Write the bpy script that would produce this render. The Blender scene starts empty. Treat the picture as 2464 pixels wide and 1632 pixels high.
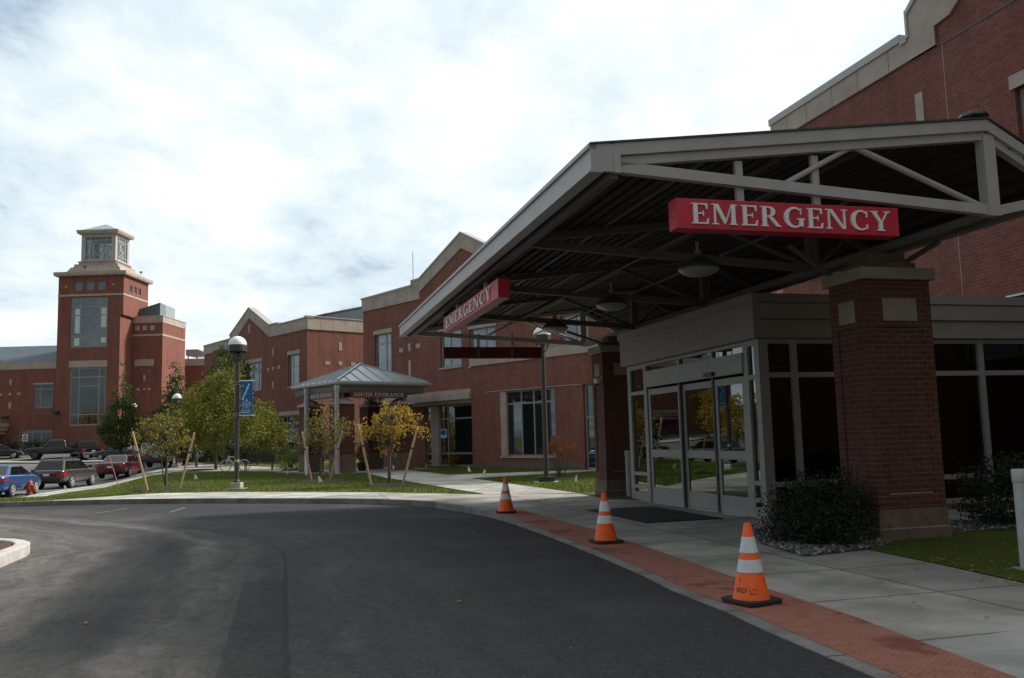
import bpy, bmesh, math, random
import numpy as np
from mathutils import Vector, Matrix
SC = bpy.context.scene
COL = SC.collection
R = math.radians
rnd = random.Random(7)

# ------------------------------------------------------------------ helpers
def tag(o, label=None, cat=None, group=None, kind=None):
    if label: o['label'] = label
    if cat: o['category'] = cat
    if group: o['group'] = group
    if kind: o['kind'] = kind
    return o

class MB:
    """collects shapes and links them as ONE mesh object"""
    def __init__(s): s.v = []; s.f = []; s.m = []; s.mi = 0
    def add(s, vs, fs):
        n = len(s.v); s.v += [tuple(v) for v in vs]
        for f in fs: s.f.append([i + n for i in f]); s.m.append(s.mi)
    def box(s, x0, x1, y0, y1, z0, z1):
        if x0 > x1: x0, x1 = x1, x0
        if y0 > y1: y0, y1 = y1, y0
        if z0 > z1: z0, z1 = z1, z0
        s.add([(x0,y0,z0),(x1,y0,z0),(x1,y1,z0),(x0,y1,z0),(x0,y0,z1),(x1,y0,z1),(x1,y1,z1),(x0,y1,z1)],
              [(0,3,2,1),(4,5,6,7),(0,1,5,4),(1,2,6,5),(2,3,7,6),(3,0,4,7)])
    def hexa(s, b, t):   # bottom 4 points ccw, top 4 points ccw
        s.add(list(b) + list(t), [(3,2,1,0),(4,5,6,7),(0,1,5,4),(1,2,6,5),(2,3,7,6),(3,0,4,7)])
    def prism(s, poly, fn, d0, d1):   # poly of (a,b), fn(a,b,d) -> xyz
        n = len(poly)
        s.add([fn(a,b,d0) for a,b in poly] + [fn(a,b,d1) for a,b in poly],
              [list(range(n))[::-1], list(range(n, 2*n))] + [(i,(i+1)%n,n+(i+1)%n,n+i) for i in range(n)])
    def tube(s, pts, r, n=8, r1=None, cap=True):
        pts = [Vector(p) for p in pts]; m = len(pts); rings = []
        for i, p in enumerate(pts):
            d = (pts[min(i+1,m-1)] - pts[max(i-1,0)]).normalized()
            a = d.orthogonal().normalized() if abs(d.z) > .98 else d.cross(Vector((0,0,1))).normalized()
            b = d.cross(a); rr = r if r1 is None else r + (r1 - r) * i / (m - 1)
            rings.append([p + (a*math.cos(t) + b*math.sin(t))*rr for t in [2*math.pi*k/n for k in range(n)]])
        vs = [q for g in rings for q in g]
        fs = [(i*n+k, i*n+(k+1)%n, (i+1)*n+(k+1)%n, (i+1)*n+k) for i in range(m-1) for k in range(n)]
        if cap: fs += [list(range(n))[::-1], list(range((m-1)*n, m*n))]
        s.add(vs, fs)
    def bar(s, p, q, w, h):   # rectangular bar, h measured in the vertical-ish direction
        p, q = Vector(p), Vector(q); d = (q-p).normalized()
        a = d.cross(Vector((0,0,1)))
        a = Vector((1,0,0)) if a.length < 1e-3 else a.normalized()
        b = a.cross(d).normalized(); a *= w/2; b *= h/2
        s.hexa([p-a-b, p+a-b, p+a+b, p-a+b], [q-a-b, q+a-b, q+a+b, q-a+b])
    def lathe(s, prof, n=20, c=(0,0,0)):
        cx, cy, cz = c
        vs = [(cx+r*math.cos(2*math.pi*k/n), cy+r*math.sin(2*math.pi*k/n), cz+z) for r, z in prof for k in range(n)]
        m = len(prof)
        fs = [(i*n+k, i*n+(k+1)%n, (i+1)*n+(k+1)%n, (i+1)*n+k) for i in range(m-1) for k in range(n)]
        fs += [list(range(n))[::-1], list(range((m-1)*n, m*n))]
        s.add(vs, fs)
    def ring(s, c, ax, r, t, n=24, k=6):   # torus about axis ax ('x','y','z')
        vs = []
        for i in range(n):
            a = 2*math.pi*i/n
            for j in range(k):
                b = 2*math.pi*j/k; rr = r + t*math.cos(b); h = t*math.sin(b)
                p = {'x': (h, rr*math.cos(a), rr*math.sin(a)), 'y': (rr*math.cos(a), h, rr*math.sin(a)), 'z': (rr*math.cos(a), rr*math.sin(a), h)}[ax]
                vs.append((c[0]+p[0], c[1]+p[1], c[2]+p[2]))
        s.add(vs, [(i*k+j, ((i+1)%n)*k+j, ((i+1)%n)*k+(j+1)%k, i*k+(j+1)%k) for i in range(n) for j in range(k)])
    def build(s, name, mat, parent=None, base=(0,0,0), smooth=False, loc=None, rotz=0, bevel=0):
        me = bpy.data.meshes.new(name)
        b = Vector(base)
        me.from_pydata([Vector(v) - b for v in s.v], [], s.f)
        for m in (mat if isinstance(mat, (list, tuple)) else [mat]): me.materials.append(m)
        if isinstance(mat, (list, tuple)): me.polygons.foreach_set('material_index', s.m)
        bm = bmesh.new(); bm.from_mesh(me); bmesh.ops.recalc_face_normals(bm, faces=bm.faces); bm.to_mesh(me); bm.free()
        if smooth:
            me.polygons.foreach_set('use_smooth', [True]*len(me.polygons))
            try: me.set_sharp_from_angle(angle=R(smooth if smooth is not True else 40))
            except Exception: pass
        o = bpy.data.objects.new(name, me); COL.objects.link(o)
        if parent is not None: o.parent = parent
        if loc is not None: o.location = loc
        o.rotation_euler.z = rotz
        if bevel:
            mo = o.modifiers.new('bevel', 'BEVEL'); mo.width = bevel; mo.segments = 2; mo.limit_method = 'ANGLE'
        return o

class Frame:   # a building's own axes: x to its right, y away along heading (degrees right of the world's +Y)
    def __init__(s, ox, oy, head, oz=0):
        s.o = Vector((ox, oy, oz)); s.rot = -R(head); s.M = Matrix.Translation(s.o) @ Matrix.Rotation(s.rot, 4, 'Z')
    def w(s, p): return s.M @ Vector(p)

class Thing:
    def __init__(s, name, label, cat, fr=None, base=(0,0,0), group=None, loc=None, rotz=0):
        o = bpy.data.objects.new(name, None); COL.objects.link(o); o.empty_display_size = .3
        if fr is not None: o.location = fr.w(base); o.rotation_euler.z = fr.rot + rotz
        else: o.location = loc if loc is not None else base; o.rotation_euler.z = rotz
        tag(o, label, cat, group); s.o = o; s.b = base if fr is not None else (0,0,0)
    def part(s, name, mb, mat, parent=None, **k):
        return mb.build(name, mat, parent or s.o, s.b, **k)

def copy_tree(o, parent=None):
    c = o.copy(); COL.objects.link(c); c.parent = parent
    for ch in [x for x in list(o.children)]: copy_tree(ch, c)
    return c

# ------------------------------------------------------------------ terrain
def sst(a, b, x):
    t = min(1, max(0, (x-a)/(b-a))); return t*t*(3-2*t)
ZL = [(27,0),(40,-.48),(50,-.52),(60,-.4),(82,.38),(96,1.35),(130,1.5)]
ZR = [(50,0),(70,.25),(96,1.0),(130,1.5)]
def lerp(pts, y):
    if y <= pts[0][0]: return pts[0][1]
    for (a, za), (b, zb) in zip(pts, pts[1:]):
        if y <= b: return za + (zb-za)*sst(a, b, y)
    return pts[-1][1]
def gz(x, y):
    w = 1 - sst(-.47, -.385, x/max(y, 1)); return lerp(ZL, y)*w + lerp(ZR, y)*(1-w)
def rz(x, y): return -.12*sst(13, 22, y) - .004

# ------------------------------------------------------------------ materials
def nodes(name):
    m = bpy.data.materials.new(name); m.use_nodes = True; nt = m.node_tree
    return m, nt, nt.nodes['Principled BSDF']
class NT:
    def __init__(s, nt): s.t = nt
    def n(s, typ, **k):
        nd = s.t.nodes.new(typ)
        for a, v in k.items():
            if a.startswith('i_'): nd.inputs[a[2:].replace('_', ' ')].default_value = v
            else: setattr(nd, a, v)
        return nd
    def l(s, a, b): s.t.links.new(a, b)
    def noise(s, vec, scale, detail=4, rough=.55, dist=0):
        nd = s.n('ShaderNodeTexNoise'); nd.inputs['Scale'].default_value = scale; nd.inputs['Detail'].default_value = detail
        nd.inputs['Roughness'].default_value = rough; nd.inputs['Distortion'].default_value = dist
        if vec is not None: s.l(vec, nd.inputs['Vector'])
        return nd.outputs['Fac']
    def ramp(s, fac, stops):
        nd = s.n('ShaderNodeValToRGB'); el = nd.color_ramp.elements
        while len(el) < len(stops): el.new(.5)
        for e, (p, c) in zip(el, stops): e.position = p; e.color = (c if len(c) == 4 else (*c, 1)) if isinstance(c, tuple) else (c, c, c, 1)
        s.l(fac, nd.inputs['Fac']); return nd.outputs['Color']
    def mix(s, fac, a, b, mode='MIX'):
        nd = s.n('ShaderNodeMix', data_type='RGBA', blend_type=mode)
        for sock, v in ((nd.inputs[0], fac), (nd.inputs[6], a), (nd.inputs[7], b)):
            if isinstance(v, (int, float)): sock.default_value = v
            elif isinstance(v, tuple): sock.default_value = (*v, 1) if len(v) == 3 else v
            else: s.l(v, sock)
        return nd.outputs[2]
    def math(s, op, a, b=0.0, c=0.0):
        nd = s.n('ShaderNodeMath', operation=op)
        for i, v in enumerate((a, b, c)):
            if isinstance(v, (int, float)): nd.inputs[i].default_value = v
            else: s.l(v, nd.inputs[i])
        return nd.outputs[0]
    def bump(s, h, strength, dist, to):
        nd = s.n('ShaderNodeBump'); nd.inputs['Strength'].default_value = strength; nd.inputs['Distance'].default_value = dist
        s.l(h, nd.inputs['Height']); s.l(nd.outputs['Normal'], to.inputs['Normal'])
    def pos(s): return s.n('ShaderNodeNewGeometry').outputs['Position']
    def obj(s): return s.n('ShaderNodeTexCoord').outputs['Object']

def plain(name, col, rough=.6, metal=0, var=.12, scale=6, spec=.5, bump=0, coat=0):
    m, nt, b = nodes(name); t = NT(nt)
    f = t.noise(t.obj(), scale, 5)
    c = t.ramp(f, [(.3, tuple(v*(1-var) for v in col)), (.7, tuple(min(1, v*(1+var)) for v in col))])
    t.l(c, b.inputs['Base Color'])
    b.inputs['Roughness'].default_value = rough; b.inputs['Metallic'].default_value = metal
    b.inputs['Specular IOR Level'].default_value = spec; b.inputs['Coat Weight'].default_value = coat
    if coat: b.inputs['Coat Roughness'].default_value = .06
    if bump: t.bump(t.noise(t.obj(), scale*12, 3), bump, .01, b)
    return m

def brick(name, ca, cb, mortar, course=.075, width=.215, gap=.010):
    m, nt, b = nodes(name); t = NT(nt)
    o = t.obj(); sp = t.n('ShaderNodeSeparateXYZ'); t.l(o, sp.inputs[0])
    cv = t.n('ShaderNodeCombineXYZ'); t.l(t.math('ADD', sp.outputs[0], sp.outputs[1]), cv.inputs[0]); t.l(sp.outputs[2], cv.inputs[1])
    br = t.n('ShaderNodeTexBrick'); t.l(cv.outputs[0], br.inputs['Vector'])
    br.inputs['Scale'].default_value = 1; br.inputs['Mortar Size'].default_value = gap/2; br.inputs['Mortar Smooth'].default_value = .3
    br.inputs['Brick Width'].default_value = width; br.inputs['Row Height'].default_value = course; br.inputs['Bias'].default_value = 0
    br.inputs['Color1'].default_value = (*ca, 1); br.inputs['Color2'].default_value = (*cb, 1); br.inputs['Mortar'].default_value = (*mortar, 1)
    big = t.noise(o, .55, 4); c1 = t.mix(t.ramp(big, [(.35, 0.0), (.7, .35)]), br.outputs['Color'], tuple(v*.6 for v in ca))
    fine = t.noise(cv.outputs[0], 9, 5); c2 = t.mix(t.ramp(fine, [(.4, 0.0), (.75, .3)]), c1, tuple(v*.45 for v in cb))
    sm = t.n('ShaderNodeMapping'); sm.inputs['Scale'].default_value = (1.3, .16, 1); t.l(cv.outputs[0], sm.inputs['Vector'])
    c2 = t.mix(t.ramp(t.noise(sm.outputs[0], 1.4, 6, .62), [(.45, 0.0), (.72, .45)]), c2, (.075,.042,.036))
    t.l(c2, b.inputs['Base Color']); b.inputs['Roughness'].default_value = .85; b.inputs['Specular IOR Level'].default_value = .2
    t.bump(br.outputs['Fac'], -.6, .008, b)
    return m

def glass(name, col, ior, rough=.02, wav=.0):
    m, nt, b = nodes(name); t = NT(nt)
    f = t.noise(t.obj(), 1.2, 3)
    t.l(t.ramp(f, [(.35, tuple(v*.7 for v in col)), (.7, tuple(v*1.3 for v in col))]), b.inputs['Base Color'])
    b.inputs['Roughness'].default_value = rough; b.inputs['IOR'].default_value = ior; b.inputs['Specular IOR Level'].default_value = .5
    if wav: t.bump(t.noise(t.obj(), .9, 2), wav, .02, b)
    return m

def clearglass(name, tint, ior):
    m, nt, b = nodes(name); t = NT(nt); nt.nodes.remove(b)
    tr = t.n('ShaderNodeBsdfTransparent'); tr.inputs['Color'].default_value = (*tint, 1)
    gl = t.n('ShaderNodeBsdfGlossy'); gl.inputs['Roughness'].default_value = .012; gl.inputs['Color'].default_value = (.92,.97,.95,1)
    fr = t.n('ShaderNodeFresnel'); fr.inputs['IOR'].default_value = ior; mx = t.n('ShaderNodeMixShader')
    bp = t.n('ShaderNodeBump'); bp.inputs['Strength'].default_value = .02; bp.inputs['Distance'].default_value = .02; t.l(t.noise(t.obj(), .8, 2), bp.inputs['Height']); t.l(bp.outputs[0], gl.inputs['Normal'])
    t.l(fr.outputs[0], mx.inputs[0]); t.l(tr.outputs[0], mx.inputs[1]); t.l(gl.outputs[0], mx.inputs[2]); t.l(mx.outputs[0], nt.nodes['Material Output'].inputs['Surface']); return m

def leafmat(name, stops, trans=.35):
    m, nt, b = nodes(name); t = NT(nt)
    rp = t.n('ShaderNodeNewGeometry').outputs['Random Per Island']
    f = t.math('ADD', t.math('MULTIPLY', rp, .6), t.math('MULTIPLY', t.noise(t.obj(), 1.1, 3), .55))
    c = t.ramp(f, stops)
    t.l(c, b.inputs['Base Color']); b.inputs['Roughness'].default_value = .65; b.inputs['Specular IOR Level'].default_value = .25
    tr = t.n('ShaderNodeBsdfTranslucent'); t.l(c, tr.inputs['Color'])
    mx = t.n('ShaderNodeMixShader'); mx.inputs[0].default_value = trans
    t.l(b.outputs[0], mx.inputs[1]); t.l(tr.outputs[0], mx.inputs[2])
    t.l(mx.outputs[0], nt.nodes['Material Output'].inputs['Surface'])
    return m

M = {}
M['brick'] = brick('brick_red', (.145,.056,.039), (.092,.039,.030), (.185,.145,.125))  # pillar brick, the canopy's shade worked into its colour
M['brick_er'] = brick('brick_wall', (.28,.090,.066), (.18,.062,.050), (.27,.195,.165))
M['brick_far'] = brick('brick_far', (.315,.115,.085), (.22,.083,.063), (.24,.15,.12))
M['stone'] = plain('precast_stone', (.43,.35,.305), .85, var=.14, scale=1.3, spec=.2)
M['stone_dim'] = plain('shaded_stone', (.29,.245,.195), .9, var=.18, scale=2.5, spec=.15)  # pillar cap and panel stone, darkened to paint in the shade there
M['stone_base'] = plain('rough_base_stone', (.165,.118,.09), .9, var=.25, scale=5, spec=.2, bump=.4)
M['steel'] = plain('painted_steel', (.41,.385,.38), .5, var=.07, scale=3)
M['steel_dim'] = plain('painted_steel_shaded', (.115,.107,.095), .6, var=.1, scale=3)  # canopy steel with underside shade in its colour; also other dark metal
M['alu'] = plain('aluminium_frame', (.30,.285,.25), .45, var=.08, metal=.1)
M['panel'] = plain('fascia_panel', (.25,.225,.195), .6, var=.08, scale=2)
M['glass'] = glass('dark_glass', (.010,.018,.018), 2.1, wav=.03)
M['glass_sky'] = glass('sky_tinted_glass', (.085,.11,.12), 2.4, .05, .05)  # base colour lightened to imitate reflected pale sky
M['glass_door'] = glass('door_glass', (.008,.012,.012), 2.2, .012, .015)
M['sign_shaded'] = plain('shaded_red_sign', (.11,.008,.014), .5, var=.06, scale=2)  # the sign red again, darkened to paint its unlit side
M['inner_floor'] = plain('lobby_floor', (.16,.15,.13), .5)
M['inner_wall'] = plain('lobby_wall', (.30,.30,.27), .8)
M['sky_light_pane'] = plain('painted_sky_light', (.60,.66,.63), .6, var=.08)
M['red'] = plain('red_sign_face', (.50,.012,.035), .45, var=.06, scale=2)
M['white'] = plain('white_paint', (.78,.78,.76), .5, var=.04)
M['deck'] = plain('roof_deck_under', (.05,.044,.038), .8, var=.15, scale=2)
M['roof_metal'] = plain('zinc_roof', (.38,.42,.44), .38, var=.08, metal=.55, scale=2)
M['roof_blue'] = plain('slate_blue_roof', (.085,.115,.135), .7, var=.12, scale=1.5)
M['roof_dark'] = plain('dark_flashing', (.05,.055,.05), .5)
M['black'] = plain('black_paint', (.02,.02,.022), .45, var=.2)
M['pole'] = plain('bronze_pole', (.045,.042,.04), .45, var=.15)
M['rubber'] = plain('black_rubber', (.025,.024,.023), .85, var=.3, bump=.3)
M['orange'] = plain('cone_orange', (.80,.105,.006), .6, var=.14, scale=9)
M['reflect'] = plain('cone_white_band', (.62,.66,.67), .4, var=.08, scale=14)
M['wood'] = plain('pale_stake_wood', (.46,.33,.20), .8, var=.2, scale=5)
M['wood_or'] = plain('orange_stake_wood', (.42,.19,.09), .8, var=.2, scale=5)
M['bark'] = plain('tree_bark', (.11,.095,.075), .9, var=.35, scale=7, bump=.5)
M['mulch'] = plain('brown_mulch', (.032,.020,.014), .95, var=.5, scale=16, bump=1)
M['soil'] = plain('red_soil', (.105,.052,.032), .95, var=.4, scale=14, bump=1)
M['galv'] = plain('bollard_paint', (.46,.46,.45), .6, var=.14, scale=5)
M['blue'] = plain('banner_blue', (.012,.105,.33), .7, var=.18, scale=3)
M['banner_white'] = plain('banner_print', (.55,.68,.80), .7, var=.08)
M['chrome'] = plain('chrome', (.62,.62,.62), .18, metal=.9, var=.05)
M['plate'] = plain('licence_plate', (.62,.64,.66), .5, var=.06)
M['lens_red'] = plain('red_lens', (.30,.008,.012), .2, var=.1, coat=.5)
M['lens_clear'] = plain('clear_lens', (.6,.62,.62), .15, var=.05, coat=.5)
M['tyre'] = plain('tyre_rubber', (.016,.016,.017), .85)
M['rim'] = plain('alloy_rim', (.46,.47,.48), .3, metal=.4, var=.05)
M['hydrant'] = plain('hydrant_red', (.27,.045,.032), .5, var=.15)
M['globe'] = plain('lamp_globe', (.85,.86,.86), .35, var=.02)
M['lampglass'] = plain('ribbed_lamp_glass', (.30,.31,.30), .3, var=.1, scale=12)
M['mat'] = plain('door_mat', (.018,.018,.02), .95, var=.3, scale=30, bump=.5)
M['terracotta'] = plain('terracotta', (.40,.13,.05), .8, var=.15)
M['flag'] = plain('flag_white', (.80,.81,.80), .6, var=.03)

M['glass_clear'] = clearglass('lobby_glass', (.24,.33,.29), 2.15)
M['glass_side'] = clearglass('storefront_glass', (.20,.27,.25), 1.5)

def carpaint(name, col): return plain(name, col, .32, .25, var=.05, scale=2, coat=.8)
M['leaf_gold'] = leafmat('leaves_gold', [(.12,(.17,.15,.03)),(.35,(.30,.21,.03)),(.6,(.42,.27,.035)),(.8,(.46,.30,.05)),(.95,(.22,.12,.03))])
M['leaf_mixed'] = leafmat('leaves_olive_gold', [(.12,(.10,.13,.03)),(.45,(.17,.185,.035)),(.66,(.29,.235,.04)),(.92,(.30,.15,.035))])
M['leaf_olive'] = leafmat('leaves_olive', [(.12,(.08,.12,.03)),(.45,(.15,.165,.035)),(.68,(.25,.21,.04)),(.9,(.22,.11,.03))])
M['leaf_turn'] = leafmat('leaves_green_turning', [(.12,(.055,.105,.016)),(.45,(.12,.175,.024)),(.7,(.20,.19,.026)),(.92,(.26,.15,.03))])
M['leaf_dark'] = leafmat('leaves_dark_green', [(.15,(.026,.055,.014)),(.5,(.050,.090,.022)),(.85,(.095,.125,.032))])
M['leaf_yew'] = leafmat('leaves_yew', [(.15,(.010,.020,.009)),(.5,(.018,.032,.013)),(.9,(.04,.052,.02))], .15)
M['leaf_orange'] = leafmat('leaves_rust', [(.15,(.22,.07,.02)),(.5,(.34,.11,.025)),(.9,(.20,.10,.03))])

def m_asphalt():
    m, nt, b = nodes('asphalt_road'); t = NT(nt); p = t.pos()
    sp = t.n('ShaderNodeSeparateXYZ'); t.l(p, sp.inputs[0])
    grain = t.math('ADD', t.math('MULTIPLY', t.noise(p, 85, 3, .85), .55), t.math('MULTIPLY', t.noise(p, 17, 4, .8), .45)); patch = t.noise(p, .35, 5, .6); mott = t.noise(p, 3.2, 6, .65)
    # dust swept along the lane: a coordinate across the wheel tracks, which curve away to the left
    x, y = sp.outputs[0], sp.outputs[1]
    bend = t.math('MAXIMUM', t.math('SUBTRACT', y, 12.0), 0.0)
    s_ = t.math('ADD', t.math('ADD', x, t.math('MULTIPLY', t.math('SUBTRACT', y, 8.5), .26)), t.math('MULTIPLY', t.math('MULTIPLY', bend, bend), .05))
    sw = t.math('ADD', s_, t.math('MULTIPLY', t.math('SUBTRACT', t.noise(p, .55, 4, .6), .5), 1.1))
    def track(sock, stops): return t.ramp(t.math('DIVIDE', t.math('ADD', sock, 12.0), 16.0), [((a+12)/16, v) for a, v in stops])
    d1 = track(sw, [(-10, .85), (-6.2, .80), (-4.9, .70), (-4.2, .34), (-3.75, .26), (-3.2, .72), (-2.85, .60), (-2.4, .20), (-1.4, .26), (-.6, .16), (.6, .06), (2.2, .02)])
    streak = t.n('ShaderNodeCombineXYZ'); t.l(sw, streak.inputs[0]); t.l(t.math('MULTIPLY', y, .12), streak.inputs[1])
    d2 = t.ramp(t.noise(streak.outputs[0], 2.6, 5, .65), [(.38, .45), (.66, 1.25)])
    dust = t.math('MULTIPLY', t.math('MULTIPLY', d1, d2), t.ramp(mott, [(.3, .55), (.7, 1.15)]))
    dust = t.math('ADD', dust, t.math('MULTIPLY', t.ramp(patch, [(.5, 0.0), (.72, 1.0)]), .16))
    c = t.mix(dust, (.031,.034,.039), (.27,.25,.228))
    # a newer sealed strip with crisp edges, and the seam it leaves further on
    se = t.math('ADD', s_, t.math('MULTIPLY', t.math('SUBTRACT', t.noise(p, 2.5, 3), .5), .07))
    q = t.math('MULTIPLY', t.math('MULTIPLY', t.math('GREATER_THAN', se, -2.66), t.math('LESS_THAN', se, -2.18)), t.math('LESS_THAN', y, 10.3))
    c = t.mix(t.math('MULTIPLY', q, .45), c, (.021,.021,.023))
    seam = t.math('MULTIPLY', t.math('LESS_THAN', t.math('ABSOLUTE', t.math('ADD', se, 2.18)), .022), t.math('LESS_THAN', y, 14.5))
    c = t.mix(t.math('MULTIPLY', seam, .6), c, (.018,.018,.019))
    c = t.mix(t.ramp(grain, [(.35, 0.0), (.72, 1.0)]), t.mix(.55, c, (.008,.008,.008)), t.mix(.16, c, (.34,.33,.31)))
    # pale specks (grit) and small stains
    vo = t.n('ShaderNodeTexVoronoi'); vo.inputs['Scale'].default_value = 2.3; t.l(p, vo.inputs['Vector'])
    c = t.mix(t.ramp(vo.outputs['Distance'], [(.014, .8), (.03, 0.0)]), c, (.30,.27,.22))
    st = t.noise(p, .9, 4, .6, .4); c = t.mix(t.ramp(st, [(.66, 0.0), (.78, .5)]), c, (.022,.021,.022))
    t.l(c, b.inputs['Base Color']); b.inputs['Roughness'].default_value = .95; b.inputs['Specular IOR Level'].default_value = .10
    t.bump(grain, .9, .008, b); return m
M['asphalt'] = m_asphalt()

def m_asphalt_far():
    m, nt, b = nodes('worn_asphalt'); t = NT(nt); p = t.pos()
    c = t.ramp(t.noise(p, .6, 6, .6), [(.3, (.09,.088,.085)), (.75, (.155,.15,.142))])
    t.l(c, b.inputs['Base Color']); b.inputs['Roughness'].default_value = .9; return m
M['asphalt_far'] = m_asphalt_far()

def m_concrete(name, frame, col, step, off=0., across=None):
    m, nt, b = nodes(name); t = NT(nt); p = t.pos()
    mp = t.n('ShaderNodeMapping'); mp.vector_type = 'TEXTURE'
    mp.inputs['Location'].default_value = (frame.o.x, frame.o.y, 0); mp.inputs['Rotation'].default_value = (0, 0, frame.rot)
    t.l(p, mp.inputs['Vector']); sp = t.n('ShaderNodeSeparateXYZ'); t.l(mp.outputs[0], sp.inputs[0])
    wv = t.math('MULTIPLY', t.noise(p, 5, 2), .03)
    def joint(sock, st, of, w):
        a = t.math('ADD', t.math('DIVIDE', t.math('ADD', sock, wv), st), of)
        fr = t.math('ABSOLUTE', t.math('SUBTRACT', t.math('FRACT', a), .5))
        return t.math('GREATER_THAN', fr, .5 - w/st), t.math('FLOOR', a)
    j1, id1 = joint(sp.outputs[1], step, off, .017)
    j = j1
    if across: 
        j2, id2 = joint(sp.outputs[0], across[0], across[1], .017); j = t.math('MAXIMUM', j1, j2)
        id1 = t.math('ADD', id1, t.math('MULTIPLY', id2, 7.3))
    wn = t.n('ShaderNodeTexWhiteNoise', noise_dimensions='1D'); t.l(id1, wn.inputs['W'])
    tone = t.ramp(wn.outputs['Value'], [(0.0, tuple(v*.78 for v in col)), (1.0, tuple(v*1.12 for v in col))])
    st = t.noise(p, .8, 6, .62); c = t.mix(t.ramp(st, [(.40, 0.0), (.60, .85)]), tone, tuple(v*.5 for v in col))
    st2 = t.noise(p, 4.5, 6, .7); c = t.mix(t.ramp(st2, [(.5, 0.0), (.8, .35)]), c, tuple(v*.6 for v in col))
    fine = t.noise(p, 60, 3, .7); c = t.mix(t.ramp(fine, [(.35, .22), (.65, 0.0)]), c, tuple(v*.5 for v in col))
    c = t.mix(t.math('MULTIPLY', j, .65), c, (.035,.033,.030))
    t.l(c, b.inputs['Base Color']); b.inputs['Roughness'].default_value = .88; b.inputs['Specular IOR Level'].default_value = .3
    t.bump(t.math('SUBTRACT', t.math('MULTIPLY', fine, .3), j), .5, .008, b); return m

def m_grass():
    m, nt, b = nodes('lawn_grass'); t = NT(nt); p = t.pos()
    a = t.noise(p, .35, 5, .6); f = t.noise(p, 22, 4, .75); md = t.noise(p, 2.2, 5, .65)
    c = t.ramp(a, [(.3, (.075,.110,.020)), (.7, (.135,.155,.032))])
    c = t.mix(t.ramp(f, [(.35, .45), (.65, 0.0)]), c, (.040,.065,.012))
    c = t.mix(t.ramp(md, [(.52, 0.0), (.78, .55)]), c, (.16,.145,.045))
    t.l(c, b.inputs['Base Color']); b.inputs['Roughness'].default_value = .9; b.inputs['Specular IOR Level'].default_value = .15
    t.bump(f, 1, .04, b); return m
M['grass'] = m_grass()
M['blade'] = leafmat('grass_blades', [(.1,(.085,.13,.02)),(.45,(.115,.165,.026)),(.8,(.15,.18,.035)),(.99,(.22,.19,.06))], .3)
M['fallen'] = leafmat('fallen_leaves', [(.1,(.22,.10,.025)),(.5,(.40,.24,.05)),(.9,(.30,.12,.03))], .1)

def m_granite():
    m, nt, b = nodes('granite_kerb'); t = NT(nt); p = t.pos()
    g = t.noise(p, 45, 4, .8); s = t.noise(p, 1.3, 5, .6)
    c = t.ramp(g, [(.3, (.14,.135,.13)), (.55, (.25,.245,.24)), (.8, (.33,.325,.32))])
    c = t.mix(t.ramp(s, [(.38, 0.0), (.66, .8)]), c, (.12,.082,.065))
    t.l(c, b.inputs['Base Color']); b.inputs['Roughness'].default_value = .85; t.bump(g, .5, .01, b); return m
M['granite'] = m_granite()
M['granite_pale'] = plain('pale_granite', (.47,.45,.42), .85, var=.2, scale=4, bump=.6)

def m_strip():
    m, nt, b = nodes('tactile_brick'); t = NT(nt); p = t.pos()
    n1 = t.noise(p, 7, 5, .6); n2 = t.noise(p, .95, 5, .62, .3); n3 = t.noise(p, 50, 2)
    c = t.ramp(n1, [(.3, (.225,.080,.050)), (.7, (.33,.130,.085))])
    c = t.mix(t.ramp(n3, [(.4, 0.0), (.7, .25)]), c, (.40,.24,.19))
    c = t.mix(t.ramp(n2, [(.55, 0.0), (.61, .8)]), c, (.15,.042,.022))
    t.l(c, b.inputs['Base Color']); b.inputs['Roughness'].default_value = .8; t.bump(n1, .3, .004, b); return m
M['strip'] = m_strip()

# ------------------------------------------------------------------ frames of the buildings
E = Frame(4.93, 12.31, -15)        # emergency wing: x into the building, y along its front
S = Frame(-.91, 45.09, -42)        # south wing
G = Frame(-15.38, 66.0, -42)       # gabled wing beyond it
T = Frame(-42.17, 95.0, 1.5)       # tower block
PV = Frame(-8.75, 43.2, -40)       # pavilion
M['concrete'] = m_concrete('concrete_plaza', E, (.45,.425,.375), 1.55, .18, (3.1, .62))
M['concrete_walk'] = m_concrete('concrete_walk', Frame(-6, 25, 10), (.52,.50,.45), 30, .3, (1.6, .2))

# ------------------------------------------------------------------ ground sheets
def sheet(name, poly, zf, mat, res=0, thick=0):
    bm = bmesh.new(); vs = [bm.verts.new((x, y, 0)) for x, y in poly]; bm.faces.new(vs)
    if res:
        xs = [p[0] for p in poly]; ys = [p[1] for p in poly]
        for ax, lo, hi in ((0, min(xs), max(xs)), (1, min(ys), max(ys))):
            c = lo + res
            while c < hi:
                co = (c,0,0) if ax == 0 else (0,c,0); no = (1,0,0) if ax == 0 else (0,1,0)
                bmesh.ops.bisect_plane(bm, geom=bm.verts[:]+bm.edges[:]+bm.faces[:], plane_co=co, plane_no=no); c += res
    bmesh.ops.triangulate(bm, faces=bm.faces[:])
    for v in bm.verts: v.co.z = zf(v.co.x, v.co.y)
    bmesh.ops.recalc_face_normals(bm, faces=bm.faces)
    if sum(f.normal.z for f in bm.faces) < 0: bmesh.ops.reverse_faces(bm, faces=bm.faces)
    if thick:
        r = bmesh.ops.extrude_face_region(bm, geom=bm.faces[:])
        for v in [g for g in r['geom'] if isinstance(g, bmesh.types.BMVert)]: v.co.z += thick
        bmesh.ops.recalc_face_normals(bm, faces=bm.faces)
    me = bpy.data.meshes.new(name); bm.to_mesh(me); bm.free(); me.materials.append(mat)
    o = bpy.data.objects.new(name, me); COL.objects.link(o); return tag(o, kind='structure')

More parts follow.
